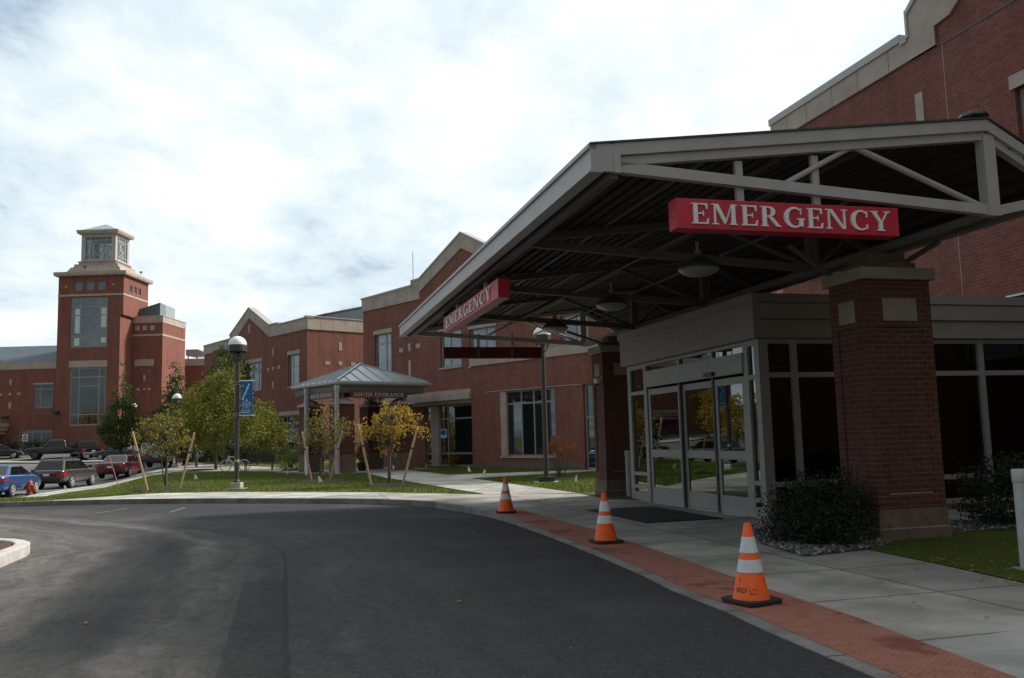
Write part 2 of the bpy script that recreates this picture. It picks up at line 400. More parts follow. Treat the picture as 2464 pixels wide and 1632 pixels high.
def grid(name, xs, ys, zf, mat):
    vs = [(x, y, zf(x, y)) for y in ys for x in xs]; n = len(xs)
    fs = [(j*n+i, j*n+i+1, (j+1)*n+i+1, (j+1)*n+i) for j in range(len(ys)-1) for i in range(n-1)]
    me = bpy.data.meshes.new(name); me.from_pydata(vs, [], fs); me.materials.append(mat)
    o = bpy.data.objects.new(name, me); COL.objects.link(o); return tag(o, kind='structure')

KERB = [(3.05,1.0),(2.62,3.4),(2.2,5.73),(2.09,6.25),(1.92,7.05),(1.78,7.87),(1.52,8.95),(1.35,10.04),(1.08,11.38),(.66,13.27),(.23,15.18),(-.24,17.36),(-.51,18.4),(-.9,19.6),(-1.35,20.7),(-2.05,22.1),(-2.75,23.0),(-3.6,23.75),(-4.7,24.4),(-6,24.95),(-8.88,26.1),(-11.77,26.85),(-14,27.0),(-18,26.7),(-30,25.5),(-75,23)]
def offset(line, d):
    out = []
    for i, p in enumerate(line):
        a = Vector(line[max(i-1,0)]); b = Vector(line[min(i+1,len(line)-1)]); t = (b-a).normalized()
        out.append((p[0] + t.y*d, p[1] - t.x*d))
    return out
KIN = offset(KERB, .15)
grid('ground', [-900,-300,-150]+list(range(-100,61,10))+[150,300,900], [-300,-60,0]+list(range(20,131,5))+[300,1500], lambda x, y: gz(x, y)-.35 if y < 130 else 1.1, M['grass'])
grid('road', [-75+1.5*i for i in range(59)], [-45]+[-20+2*i for i in range(16)]+[12+.5*i for i in range(36)], rz, M['asphalt'])
# lawn: everything beyond the kerb
LAWN = [p for p in offset(KERB, .1) if p[1] > 20.4 or p[0] < -3] + [(-75,118),(40,118),(40,20.4)]
sheet('lawn', LAWN, lambda x, y: gz(x, y)-.012, M['grass'], 1.6)
sheet('lawn', [(4.45,11.62),(4.78,9.95),(4.98,8.6),(5.2,6.5),(5.6,2),(12,2),(12,14.6),(5.2,14.6)], lambda x, y: .006, M['grass'])
# plaza and the walks that leave it
PLAZA = [(3.75,1.0),(3.03,5.67),(2.9,6.56),(2.77,7.46),(2.56,8.42),(2.42,9.01),(2.17,10.32),(1.8,12.22),(1.47,13.62),(1.26,14.84),(.66,17.08),(.08,19.5)] + KIN[12:20]
PLAZA = PLAZA + [(-3.79,26.78),(-.87,24.75),(1.68,24.0),(2.9,23.2),(6.0,24.0),(9,20),(9,13),(4.95,12.3),(4.45,11.58),(4.75,10.0),(4.95,8.6),(5.15,6.5),(5.6,1.0)]
PLAZA[0:3] = [(2.9, 6.54)]; PLAZA[-2:] = [(5.08,7.46)]
sheet('plaza', PLAZA, lambda x, y: 0.0, M['concrete'])
sheet('new_slab', [(3.75,1.0),(3.03,5.67),(2.9,6.54),(5.08,7.46),(5.15,6.5),(5.6,1.0)], lambda x, y: 0.0, m_concrete('concrete_new', E, (.50,.49,.455), 9, .3, (1.55, .35)))
sheet('walk', KIN[19:23] + [(-14.2,27.5),(-13.6,28.9),(-13.0,29.9),(-12.2,30.1),(-9.94,29.69),(-6.73,28.28),(-3.79,26.78)], lambda x, y: gz(x, y)+.008, M['concrete_walk'])
sheet('path', [(-.87,24.76),(-2.6,29.5),(-5.5,37.5),(-7.2,43.3),(-9.3,45.4),(-6.5,49.6),(-4.6,47),(-5.4,45.6),(-2.91,38.6),(3.6,40.1),(3.6,38.3),(-1.72,34.6),(1.68,24.01)], lambda x, y: gz(x, y)+.010, M['concrete_walk'], 2)
sheet('cross_path', [(-19.6,53.9),(-16.6,51.9),(-14.1,50.4),(-11.5,47.5),(-9.4,45.2),(-8.3,47.4),(-11.5,51.2),(-14.5,55.2),(-17,58.4),(-20,61.2),(-22.4,64.5),(-26,72),(-28.5,72),(-24.2,63),(-22.2,59),(-20.9,56.5)], lambda x, y: gz(x, y)+.012, M['concrete_walk'], 1.2)
WROAD = [(-19.4,31),(-20.6,36),(-21.95,41),(-22.75,45),(-23.35,50),(-23.3,54),(-22.75,58),(-22.0,61),(-22.4,64.5)]
WLAWN = [(-20.9,56.5),(-19.6,53.9),(-21.0,51.2),(-21.5,48),(-21.35,44),(-20.9,40.3),(-19.6,36),(-18.4,31)]
sheet('parking_walk', WROAD + WLAWN, lambda x, y: gz(x, y)+.014, M['concrete_walk'], 1.2)
sheet('parking_road', WROAD[:-1] + [(-24.3,63.2),(-28.6,72.2),(-33,77.5),(-42.8,79.3),(-47.5,82.3),(-80,96),(-80,31)], lambda x, y: gz(x, y)+.002, M['asphalt_far'], 1.6)
sheet('far_walk', [(-33,77.6),(-42.8,79.4),(-47.5,82.4),(-80,96.1),(-80,98.5),(-47.5,84.6),(-42.6,81.5),(-33,79.6)], lambda x, y: gz(x, y)+.11, M['concrete_walk'], 1.6)
sheet('parking_lot', [(-28.6,74),(-33,79.7),(-42.6,81.6),(-47.5,84.7),(-80,98.6),(-80,112),(-28,94)], lambda x, y: gz(x, y)+.006, M['asphalt_far'], 1.6)
# kerb
def ribbon(name, a, b, za, zb, mat):
    mb = MB(); n = len(a)
    vs = [(x, y, za(x, y)) for x, y in a] + [(x, y, za(x, y)) for x, y in b] + [(x, y, zb(x, y)) for x, y in a] + [(x, y, zb(x, y)) for x, y in b]
    fs = []
    for i in range(n-1): fs += [(i, i+1, n+i+1, n+i), (2*n+i, 3*n+i, 3*n+i+1, 2*n+i+1), (i, 2*n+i, 2*n+i+1, i+1), (n+i, n+i+1, 3*n+i+1, 3*n+i)]
    fs += [(0, n, 3*n, 2*n), (n-1, 3*n-1, 4*n-1, 2*n-1)]
    mb.add(vs, fs); return mb
def dense(line, st):
    out = []
    for p, q in zip(line, line[1:]):
        k = max(1, int((Vector(q)-Vector(p)).length/st))
        out += [(p[0]+(q[0]-p[0])*i/k, p[1]+(q[1]-p[1])*i/k) for i in range(k)]
    return out + [line[-1]]
KD = dense(KERB, .6)
tag(ribbon('kerb', KD, offset(KD, .15), lambda x, y: gz(x, y)+.004+.012*sst(16,22,y), lambda x, y: -.3, M['granite']).build('kerb', M['granite']), kind='structure')
mb = MB(); acc = 0
for p, q in zip(KD, KD[1:]):
    acc += (Vector(q)-Vector(p)).length
    if acc > 1.8 and p[0] > -20:
        acc = 0; t = (Vector(q)-Vector(p)).normalized(); n = Vector((t.y, -t.x)); z = gz(*p)+.0055+.012*sst(16,22,p[1])
        a, b_ = Vector(p)-t*.006-n*.003, Vector(p)+t*.006-n*.003; c, d = b_+n*.15, a+n*.15
        mb.add([(a.x,a.y,z),(b_.x,b_.y,z),(c.x,c.y,z),(d.x,d.y,z),(a.x,a.y,-.2),(b_.x,b_.y,-.2)], [(0,1,2,3),(0,4,5,1)])
tag(mb.build('kerb_joints', M['black']), kind='structure')
pk = dense([WROAD[0]] + WROAD[1:], .8)
tag(ribbon('parking_kerb', pk, offset(pk, .15), lambda x, y: gz(x, y)+.03, lambda x, y: gz(x, y)-.3, M['granite_pale']).build('parking_kerb', M['granite_pale']), kind='structure')
# tactile brick strip with raised domes
SOUT = [(3.62,1.5),(3.03,5.67),(2.9,6.56),(2.77,7.46),(2.56,8.42),(2.42,9.01),(2.17,10.32),(1.8,12.22),(1.47,13.62),(1.26,14.84),(.66,17.08),(.08,19.4)]
SIN = [p for p in KIN if 1.0 < p[1] < 18.9] 
sheet('brick_strip', [(SIN[0][0]+.004, SIN[0][1])] + [(x+.004, y) for x, y in SIN[1:]] + [(-.60,19.25)] + SOUT[::-1], lambda x, y: .005, M['strip'])
def xat(line, y):
    for p, q in zip(line, line[1:]):
        if p[1] <= y <= q[1]: return p[0] + (q[0]-p[0])*(y-p[1])/(q[1]-p[1])
mb = MB(); y = 4.6
while y < 18.8:
    a, b_ = xat([(x, y_) for x, y_ in KIN], y), xat(SOUT, y)
    if a is not None and b_ is not None:
        x = a + .035
        while x < b_ - .03:
            r, h = .013, .0055; n = 6
            vs = [(x+r*math.cos(k*math.pi/3), y+r*math.sin(k*math.pi/3), .005) for k in range(n)] + [(x+r*.6*math.cos(k*math.pi/3), y+r*.6*math.sin(k*math.pi/3), .005+h) for k in range(n)]
            mb.add(vs, [(k, (k+1)%n, n+(k+1)%n, n+k) for k in range(n)] + [tuple(range(n, 2*n))]); x += .058
    y += .058
tag(mb.build('tactile_domes', M['strip'], smooth=True), kind='structure')
# parking bay paint
mb = MB()
for p, q in (((-10.77,24.84),(-10.9,23.2)), ((-9.05,24.5),(-8.85,22.9)), ((-13.5,25.0),(-15.2,24.4))):
    d = (Vector(q)-Vector(p)).normalized(); n = Vector((d.y, -d.x))*.05
    mb.add([(*(Vector(p)+n), rz(*p)+.005), (*(Vector(p)-n), rz(*p)+.005), (*(Vector(q)-n), rz(*q)+.005), (*(Vector(q)+n), rz(*q)+.005)], [(0,1,2,3)])
tag(mb.build('road_markings', plain('worn_white_line', (.13,.128,.125), .9, var=.5, scale=8)), kind='structure')
# planted island at the left
ISL = [(-5.9,8.0),(-6.45,10.2),(-6.92,12.05),(-7.1,12.75),(-7.24,13.3),(-7.42,13.72),(-7.65,14.02),(-7.95,14.28),(-8.35,14.45),(-9.0,14.5),(-10.5,14.3),(-16,13)]
ISI = offset(ISL, -.2)
tag(ribbon('island_kerb', ISL, ISI, lambda x, y: .165, lambda x, y: -.1, M['granite_pale']).build('island_kerb', M['granite_pale'], bevel=.02), kind='structure')
sheet('island_soil', ISI + [(-16,8)], lambda x, y: .12 + .03*math.sin(x*7)*math.cos(y*5), M['soil'], .3)


# ------------------------------------------------------------------ wall / window builders (in a frame's own axes)
def axmap(ax, P):
    if ax == 'y-': return lambda s, d, z: (s, P+d, z)     # wall looking towards -y
    if ax == 'x-': return lambda s, d, z: (P+d, s, z)
    if ax == 'x+': return lambda s, d, z: (P-d, s, z)
def wall(mb, ax, P, s0, s1, z0, z1, openings=(), depth=.3, top=None):
    """front sheet with real openings and reveals; top: optional outline [(s,z)...] above z1"""
    f = axmap(ax, P)
    ss = sorted({s0, s1, *[o[0] for o in openings], *[o[1] for o in openings]}); zs = sorted({z0, z1, *[o[2] for o in openings], *[o[3] for o in openings]})
    for a, b in zip(ss, ss[1:]):
        for c, d in zip(zs, zs[1:]):
            ms, mz = (a+b)/2, (c+d)/2
            if any(o[0] < ms < o[1] and o[2] < mz < o[3] for o in openings): continue
            mb.add([f(a,0,c), f(b,0,c), f(b,0,d), f(a,0,d)], [(0,1,2,3)])
    for a, b, c, d in openings:
        mb.add([f(a,0,c), f(b,0,c), f(b,0,d), f(a,0,d), f(a,depth,c), f(b,depth,c), f(b,depth,d), f(a,depth,d)], [(0,1,5,4),(1,2,6,5),(2,3,7,6),(3,0,4,7)])
    for s in (s0, s1): mb.add([f(s,0,z0), f(s,depth,z0), f(s,depth,z1), f(s,0,z1)], [(0,1,2,3)])
    mb.add([f(s0,0,z1), f(s1,0,z1), f(s1,depth,z1), f(s0,depth,z1)], [(0,1,2,3)])
    if top: mb.prism([(a, b) for a, b in top], lambda a, b, d: f(a, d, b), 0, depth)
def window(th, ax, P, s0, s1, z0, z1, vs=(), hs=(), inset=.13, bar=.07, fm='alu', gm='glass', name='window', mull=None, parent=None, cell_hs=()):
    """frame bars in an opening, with one pane mesh as its sub-part; hs: full-width rails; cell_hs: (a,b,z) short rails"""
    f = axmap(ax, P); mb = MB(); mw = mull or bar
    def bx(a, b, c, d, e0=0, e1=.06):
        p = [f(a,inset+e0,c), f(b,inset+e0,c), f(b,inset+e1,c), f(a,inset+e1,c)]; q = [f(a,inset+e0,d), f(b,inset+e0,d), f(b,inset+e1,d), f(a,inset+e1,d)]
        mb.hexa(p, q)
    bx(s0, s0+bar, z0, z1); bx(s1-bar, s1, z0, z1); bx(s0+bar, s1-bar, z0, z0+bar); bx(s0+bar, s1-bar, z1-bar, z1)
    for v in vs: bx(v-mw/2, v+mw/2, z0+bar, z1-bar, .002, .058)
    for h in hs: bx(s0+bar, s1-bar, h-mw/2, h+mw/2, .005, .055)
    for a, b, h in cell_hs: bx(a, b, h-mw/2, h+mw/2, .005, .055)
    w = th.part(name, mb, M[fm], parent)
    g = MB(); p = [f(s0+.01,inset+.03,z0+.01), f(s1-.01,inset+.03,z0+.01), f(s1-.01,inset+.042,z0+.01), f(s0+.01,inset+.042,z0+.01)]
    q = [(x, y, z + z1-z0-.02) for x, y, z in p]; g.hexa(p, q); th.part('pane', g, M[gm], w)
    return w
def bandpoly(th, name, outer, ax, P, d0, d1, mat):   # stone band cut to an outline on a wall plane
    f = axmap(ax, P); mb = MB(); mb.prism(outer, lambda a, b, d: f(a, d, b), d0, d1); return th.part(name, mb, M[mat])
def accent(th, ax, P, s, z, w, h, mat='stone', d=.025):
    f = axmap(ax, P); mb = MB()
    if h == 0: pl = [(s-w/2, z), (s, z-w/2), (s+w/2, z), (s, z+w/2)]
    else: pl = [(s-w/2, z-h/2), (s+w/2, z-h/2), (s+w/2, z+h/2), (s-w/2, z+h/2)]
    mb.prism(pl, lambda a, b, dd: f(a, dd, b), -d, .02); return th.part('stone_accent', mb, M[mat])

# ------------------------------------------------------------------ emergency wing: brick block behind the canopy
t = Thing('emergency_building', 'tall red brick hospital block with beige stepped parapet behind the emergency canopy', 'building', E, (6.6, 4, 0))
X = 6.6
op = [(1.6, 3.53, 6.2, 8.33), (9.2, 10.8, 5.86, 7.6), (1.2, 4.1, 2.9, 4.12)]
mb = MB(); wall(mb, 'x-', X, -14, 12.43, 0, 10.3, op, .3)
mb.box(X+.3, 24, -14, 12.43, 0, 10.6); mb.prism([(-14,10.3),(5.6,10.3),(5.6,11.55),(3.0,13.3),(-14,13.3)], lambda a, b, d: (d, a, b), X+.002, X+.3)
t.part('wall', mb, M['brick_er'])
mb = MB(); mb.box(X-.06, X-.001, 5.52, 12.47, 10.17, 10.72); mb.box(X-.001, 24.1, 12.432, 12.49, 10.17, 10.72)
mb.prism([(5.52,10.17),(5.52,10.62),(5.05,10.66),(4.4,11.1),(3.0,12.4),(3.0,13.6),(6.38,11.25),(6.38,10.72),(6.38,10.17)][::-1], lambda a, b, d: (d, a, b), X-.0585, X-.0012)
t.part('parapet_band', mb, M['stone'])
mb = MB(); mb.box(X-.10, X+.35, 6.62, 12.5, 10.722, 10.92); mb.box(X-.10, X+.35, 6.33, 6.40, 10.722, 11.4); mb.box(X-.1, X+.35, 6.40, 6.62, 10.64, 10.72)
mb.prism([(6.33,11.27),(6.33,11.42),(3.0,13.85),(3.0,13.62)], lambda a, b, d: (d, a, b), X-.102, X+.35)
t.part('coping', mb, M['steel'])
mb = MB(); mb.box(X-.012, X-.001, -14, 5.51, 10.12, 10.165); t.part('string_course', mb, M['roof_dark'])  # dark strip standing in for the course's thin shadow line
mb = MB(); f = axmap('x-', X)
for y in (7.1, 8.3, 9.4, 10.6, 11.6): mb = MB(); mb.box(X-.0625, X-.0601, y-.008, y+.008, 10.18, 10.71); t.part('panel_joint', mb, M['roof_dark'])
accent(t, 'x-', X, 6.22, 8.93, .25, .75)
mb = MB(); mb.box(X-.004, X-.0005, 5.375, 5.39, 3.95, 10.12); t.part('control_joint', mb, M['stone'])
window(t, 'x-', X, 1.6, 3.53, 6.2, 8.33, vs=(2.55,), hs=(7.75,), inset=.12, bar=.09)
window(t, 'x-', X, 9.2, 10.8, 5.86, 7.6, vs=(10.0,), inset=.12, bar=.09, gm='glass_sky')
window(t, 'x-', X, 1.2, 4.1, 2.9, 4.12, vs=(2.6,), inset=.12, bar=.09)
mb = MB(); mb.box(X-.04, X-.001, 1.45, 3.62, 8.335, 8.62); t.part('lintel', mb, M['stone'])
mb = MB(); mb.box(X-.10, X+.1, 9.1, 10.95, 5.74, 5.855); t.part('sill', mb, M['white'])
mb = MB(); mb.box(X-.03, X-.001, 1.1, 4.2, 4.125, 4.16); t.part('lintel', mb, M['white'])

# low glazed wing under it, with the entrance lobby at its corner
t = Thing('entrance_lobby', 'low glazed entrance lobby with beige fascia and sliding doors beneath the canopy', 'building', E, (.6, 6, 0))
FX, FY = .29, 3.33
mb = MB()
mb.box(.30, 6.5, FY+.02, 9.42, 3.16, 3.9); mb.box(6.5, 20, FY+.02, 6.4, 3.16, 3.9)
th_f = t.part('roof', mb, M['panel'])
mb = MB()
mb.box(.16, .30, FY-.12, 9.5, 3.17, 3.80); mb.box(.12, .42, FY-.17, 9.54, 3.80, 3.96)
mb.box(.30, 20, FY-.12, FY+.02, 3.17, 3.50); mb.box(.30, 20, FY-.15, FY+.02, 3.503, 3.80); mb.box(.42, 20, FY-.17, FY+.02, 3.802, 3.957)
t.part('fascia', mb, M['panel'])
mb = MB()
for z in (3.505, 3.80): mb.box(.30, 20, FY-.165, FY-.121, z-.012, z)
t.part('fascia_shadow_gap', mb, M['roof_dark'])
# front frame of the lobby
mb = MB()
def fb(y0, y1, z0, z1, x0=FX, x1=FX+.12): mb.box(x0, x1, y0, y1, z0, z1)
fb(FY, FY+.16, .0, 3.16); fb(9.24, 9.42, .0, 3.16); fb(8.30, 8.46, .0, 3.16); fb(3.72, 3.88, 0, 3.16)
fb(3.88, 8.30, 2.60, 2.97, FX-.03, FX+.10); fb(3.88, 8.30, 3.10, 3.16); fb(3.49, 3.72, 3.06, 3.16); fb(8.46, 9.24, 3.06, 3.16)
for y in (5.12, 6.6): fb(y-.05, y+.05, 2.97, 3.10, FX+.005, FX+.11)
for z in (.32, .62, 2.5): fb(8.46, 9.24, z-.04, z+.04, FX+.005, FX+.1); fb(3.49, 3.72, z-.04, z+.04, FX+.005, FX+.1)
fb(8.46, 9.24, 0, .2, FX+.005, FX+.11); fb(3.49, 3.72, 0, .2, FX+.005, FX+.11)
fr = t.part('frame', mb, M['alu'])
mb = MB(); mb.box(FX+.05, FX+.07, 3.49, 3.72, .2, 3.06); mb.box(FX+.052, FX+.072, 8.46, 9.24, .2, 3.06); mb.box(FX+.051, FX+.071, 3.88, 8.30, 2.97, 3.10)
t.part('pane', mb, M['glass_clear'], fr)
# three sliding leaves
for i, (y0, y1, dx) in enumerate(((6.62, 8.28, .03), (5.14, 6.56, .06), (3.9, 5.08, .03))):
    mb = MB(); x0, x1 = FX+dx, FX+dx+.05
    mb.box(x0, x1, y0, y0+.11, .03, 2.55); mb.box(x0, x1, y1-.11, y1, .03, 2.55)
    mb.box(x0+.001, x1-.001, y0+.11, y1-.11, .03, .34); mb.box(x0+.001, x1-.001, y0+.11, y1-.11, 1.02, 1.18); mb.box(x0+.001, x1-.001, y0+.11, y1-.11, 2.42, 2.55)
    lf = t.part('sliding_door', mb, M['alu'])
    mb = MB(); mb.box(x0+.02, x0+.03, y0+.1, y1-.1, .3, 2.45); t.part('pane', mb, M['glass_clear'], lf)
mb = MB(); mb.box(FX-.09, FX-.02, 4.95, 5.3, 2.62, 2.70); t.part('door_sensor', mb, M['black'])
mb = MB(); mb.box(.1, FX+.14, 3.86, 8.36, .002, .028); t.part('threshold', mb, M['chrome'])
for y in (5.1, 6.58): mb = MB(); mb.box(FX, FX+.1, y-.02, y+.04, .03, 2.6); t.part('door_post', mb, M['roof_dark'])
# side face of the lobby and the storefront that carries on to the right
mb = MB()
def sb(x0, x1, z0, z1, y0=FY, y1=FY+.12): mb.box(x0, x1, y0, y1, z0, z1)
for x in (.41, 1.0, 2.6, 3.9, 5.03, 7.2, 9.4): sb(x if x == .41 else x-.06, x+.06 if x > .5 else x+.07, .2, 3.16)
for z in (.16, .60, 2.52): sb(.42, 14, z-.045, z+.045, FY+.004, FY+.115)
sb(.42, 14, 3.08, 3.16, FY+.004, FY+.115)
sf = t.part('storefront_frame', mb, M['alu'])
mb = MB(); mb.box(.45, 14, FY+.06, FY+.075, .2, 3.1); t.part('pane', mb, M['glass_side'], sf)
mb = MB(); mb.box(.45, 14, FY+.02, FY+.2, -.05, .12); mb.box(.33, .45, FY+.02, 9.4, -.05, .03); t.part('plinth', mb, M['stone_base'])

# what shows faintly through the glass: floor, back walls, an inner glazed screen, a desk
mb = MB(); mb.box(.46, 14, FY+.25, 9.4, .0, .02); t.part('floor', mb, M['inner_floor'])
mb = MB(); mb.box(5.6, 5.7, FY+.3, 9.4, .02, 3.15); mb.box(.5, 5.6, 9.38, 9.48, .02, 3.15); mb.box(6.0, 14, FY+4.2, FY+4.3, .02, 3.15); t.part('inner_wall', mb, M['inner_wall'])
mb = MB()
for x in (.8, 1.9, 3.0, 4.1, 5.3): mb.box(x-.05, x+.05, 6.0-2.2, 6.08-2.2, .02, 3.1)
for z in (.9, 2.4): mb.box(.8, 5.3, 3.81, 3.87, z-.04, z+.04)
for y in (5.2, 6.6, 8.2): mb.box(2.4, 2.48, y-.05, y+.05, .02, 3.1)
mb.box(2.405, 2.475, 3.9, 8.2, 2.4, 2.5); t.part('inner_screen', mb, M['alu'])
mb = MB(); mb.box(8.0, 10.5, 5.2, 6.0, .02, 1.05); mb.box(7.95, 10.55, 5.15, 6.05, 1.05, 1.1); t.part('desk', mb, M['wood'])

# ------------------------------------------------------------------ brick pillars that carry the canopy
def pillar(base_y, label):
    t = Thing('brick_pillar', label, 'pillar', E, (.58, base_y+.4, 0), 'brick canopy pillars')
    b = base_y; x0, x1, y0, y1 = .03, 1.13, b, b+.80
    mb = MB(); r = .022; e = .16
    mb.box(x0+r, x1-r, y0+r, y1-r, .42, 3.63)
    for xa in (x0, x1-e):
        for ya in (y0, y1-e): mb.box(xa, xa+e, ya, ya+e, .42, 3.62)
    for ya, yb in ((y0, y0+r+.01), (y1-r-.01, y1)): mb.box(x0+e, x1-e, ya, yb, 2.95, 3.615); mb.box(x0+e, x1-e, ya, yb, .42, .62)
    for xa, xb in ((x0, x0+r+.01), (x1-r-.01, x1)): mb.box(xa, xb, y0+e, y1-e, 2.95, 3.615); mb.box(xa, xb, y0+e, y1-e, .42, .62)
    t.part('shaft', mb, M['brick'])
    mb = MB(); mb.box(x0-.012, x1+.012, y0-.012, y1+.012, .17, .42); mb.box(x0-.03, x1+.03, y0-.03, y1+.03, -.1, .15); 
    t.part('base', mb, M['stone_base'])
    mb = MB(); mb.box(x0-.02, x1+.02, y0-.02, y1+.02, .15, .17); mb.box(x0+.2, x1-.2, y0-.002, y0+.02, .62, .635); t.part('mortar_joint', mb, M['stone_dim'])
    mb = MB(); mb.box(x0-.07, x1+.07, y0-.07, y1+.07, 3.63, 3.80); t.part('cap', mb, M['stone_dim'], bevel=.012)
    mb = MB(); mb.box(x0+.14, x1-.14, y0+.08, y1-.14, 3.80, 3.90); mb.box(x0+.24, x1-.24, y0+.16, y1-.2, 3.90, 4.06); t.part('stepped_top', mb, M['stone_base'])
    for pl in ((x0+.29, x1-.25, y0-.012, y0+.03), (x0+.29, x1-.25, y1-.03, y1+.012), (x0-.012, x0+.03, y0+.22, y1-.22), (x1-.03, x1+.012, y0+.22, y1-.22)):
        mb = MB(); mb.box(pl[0], pl[1], pl[2], pl[3], 3.04, 3.36); t.part('stone_panel', mb, M['stone_dim'])
    return t
pillar(0.0, 'square brick pillar beside the dark bush, carrying the near end of the canopy')
pillar(10.38, 'square brick pillar with a camera, carrying the far end of the canopy')
t = Thing('security_camera', 'small white security camera fixed to the far brick pillar', 'camera', E, (-.05, 10.42, 2.86))
mb = MB(); mb.lathe([(.0,0),(.055,.01),(.075,.06),(.075,.12),(.04,.16),(0,.17)], 12, (-.14, 10.40, 2.82)); t.part('housing', mb, M['white'], smooth=True)
mb = MB(); mb.lathe([(.0,-.03),(.05,-.02),(.066,.02),(.0,.03)], 12, (-.14, 10.40, 2.81)); t.part('lens_dome', mb, M['black'], smooth=True)
mb = MB(); mb.bar((-.10,10.40,2.96), (.01,10.42,2.98), .04, .04); t.part('bracket', mb, M['white'])

# ------------------------------------------------------------------ the entrance canopy
t = Thing('entrance_canopy', 'large beige steel truss canopy with low pitched roof over the emergency entrance', 'canopy', E, (.58, 5.67, 4.0))
Y0, Y1 = -1.95, 13.3
tl, rg, rr = (-4.62, 4.655), (.50, 5.28), (1.95, 4.50)       # roof line: road-side tip, ridge, building-side tip
fy = lambda a, b, d: (a, d, b)
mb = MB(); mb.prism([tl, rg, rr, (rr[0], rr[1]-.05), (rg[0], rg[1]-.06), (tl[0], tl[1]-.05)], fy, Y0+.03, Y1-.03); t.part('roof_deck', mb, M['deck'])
mb = MB(); mb.prism([(tl[0]-.09, tl[1]+.012), (rg[0], rg[1]+.03), (rr[0]+.05, rr[1]+.02), (rr[0]+.05, rr[1]+.002), (rg[0], rg[1]+.004), (tl[0]-.09, tl[1]-.008)], fy, Y0-.02, Y1+.02); t.part('roof_covering', mb, M['roof_dark'])
mb = MB()
k = 0
for i in range(24):
    x = tl[0] + .25 + i*.21
    if x < .45:
        z = tl[1] + (rg[1]-tl[1])*(x-tl[0])/(rg[0]-tl[0]) - .06
        mb.box(x, x+.11, Y0+.05, Y1-.05, z-.045, z)
for i in range(6): x = .62+i*.21; z = rg[1]-(x-rg[0])*.54-.06; mb.box(x, x+.11, Y0+.05, Y1-.05, z-.11, z-.02)
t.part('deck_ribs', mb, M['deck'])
mb = MB(); mb.box(-4.70, -4.63, Y0, Y1, 4.36, 4.645); mb.box(-4.73, -4.63, Y0, Y1, 4.60, 4.648); mb.box(-4.72, -4.56, Y0, Y1, 4.345, 4.36); t.part('eave_fascia', mb, M['steel'])
mb = MB(); mb.box(rr[0]-.02, rr[0]+.04, Y0, Y1, 4.38, 4.50); t.part('eave_fascia', mb, M['steel'])
for ya, yb in ((Y0, Y0+.05), (Y1-.05, Y1)):
    mb = MB(); mb.prism([(-4.42,4.68), (rg[0],5.279), (1.93,4.50), (1.93,4.37), (rg[0],5.14), (-4.42,4.545)], fy, ya, yb)
    mb.box(-4.63, -4.42, ya+.001, yb-.001, 4.36, 4.67); mb.box(-4.44, -4.36, ya-.01, yb+.01, 4.35, 4.56)
    t.part('gable_fascia', mb, M['steel'])
mb = MB(); mb.box(-4.55, 1.9, Y1-.06, Y1-.055, 0, 0)
def chordz(x): return rg[1]-.19 - (rg[1]-tl[1])*(rg[0]-x)/(rg[0]-tl[0]) if x <= rg[0] else rg[1]-.19-(x-rg[0])*.54
for i, y in enumerate((-1.85, 1.9, 5.67, 9.4, 13.2)):
    mb = MB(); w = .1 if i in (0, 4) else .09
    P = lambda x, z: (x, y, z)
    mb.bar(P(-4.42, 4.44), P(.53, 4.15), w, .12); mb.bar(P(.6, 4.15), P(1.75, 4.40), w, .12); mb.bar(P(.53,4.15), P(.66,4.15), w-.004, .116)
    mb.bar(P(-4.42, chordz(-4.42)), P(.5, chordz(.5)), w, .10); mb.bar(P(.5, chordz(.5)), P(1.78, chordz(1.78)), w, .10)
    mb.box(.45, .62, y-.07, y+.07, 4.08, 5.1)
    mb.tube([P(-1.42, 4.83), P(-2.3, 4.36)], .035, 10); mb.tube([P(-1.32, 4.84), P(.44, 4.19)], .038, 10)
    if 0 < i < 4: mb.tube([P(.62, 4.20), P(1.2, 4.68)], .035, 10)
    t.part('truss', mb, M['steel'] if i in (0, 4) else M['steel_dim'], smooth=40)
for x in (-4.2, -3.1, -2.0, -.9):
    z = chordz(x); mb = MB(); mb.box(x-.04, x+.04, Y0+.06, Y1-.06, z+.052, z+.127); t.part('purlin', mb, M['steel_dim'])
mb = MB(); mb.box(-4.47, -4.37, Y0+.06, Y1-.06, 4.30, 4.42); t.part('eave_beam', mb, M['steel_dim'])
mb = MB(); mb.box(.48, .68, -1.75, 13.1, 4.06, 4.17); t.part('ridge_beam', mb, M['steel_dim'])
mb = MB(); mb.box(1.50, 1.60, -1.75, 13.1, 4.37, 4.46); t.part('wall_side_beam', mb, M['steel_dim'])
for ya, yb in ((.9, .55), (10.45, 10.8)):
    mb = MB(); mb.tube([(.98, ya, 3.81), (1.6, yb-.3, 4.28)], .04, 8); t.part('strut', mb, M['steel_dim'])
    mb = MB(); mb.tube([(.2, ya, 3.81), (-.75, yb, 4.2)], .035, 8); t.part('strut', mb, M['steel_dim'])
mb = MB(); mb.tube([(-1.0, -1.6, 4.38), (-1.0, 12.9, 4.38)], .02, 8); mb.tube([(-2.35, -1.6, 4.32), (-2.35, 12.9, 4.32)], .018, 8); t.part('conduit', mb, M['steel_dim'], smooth=True)
t2 = Thing('roof_vent', 'small black hooded roof vent on the canopy roof just behind its ridge', 'vent', E, (1.30, -.9, 4.85))
mb = MB(); mb.lathe([(.09,-.1),(.09,.90),(.10,.90)], 12, (1.30,-.9,4.85)); t2.part('pipe', mb, M['black'])
mb = MB(); mb.lathe([(.18,.86),(.20,.89),(.17,.94),(.08,.975),(.0,.98)], 8, (1.30,-.9,4.85)); t2.part('hood', mb, M['black'])

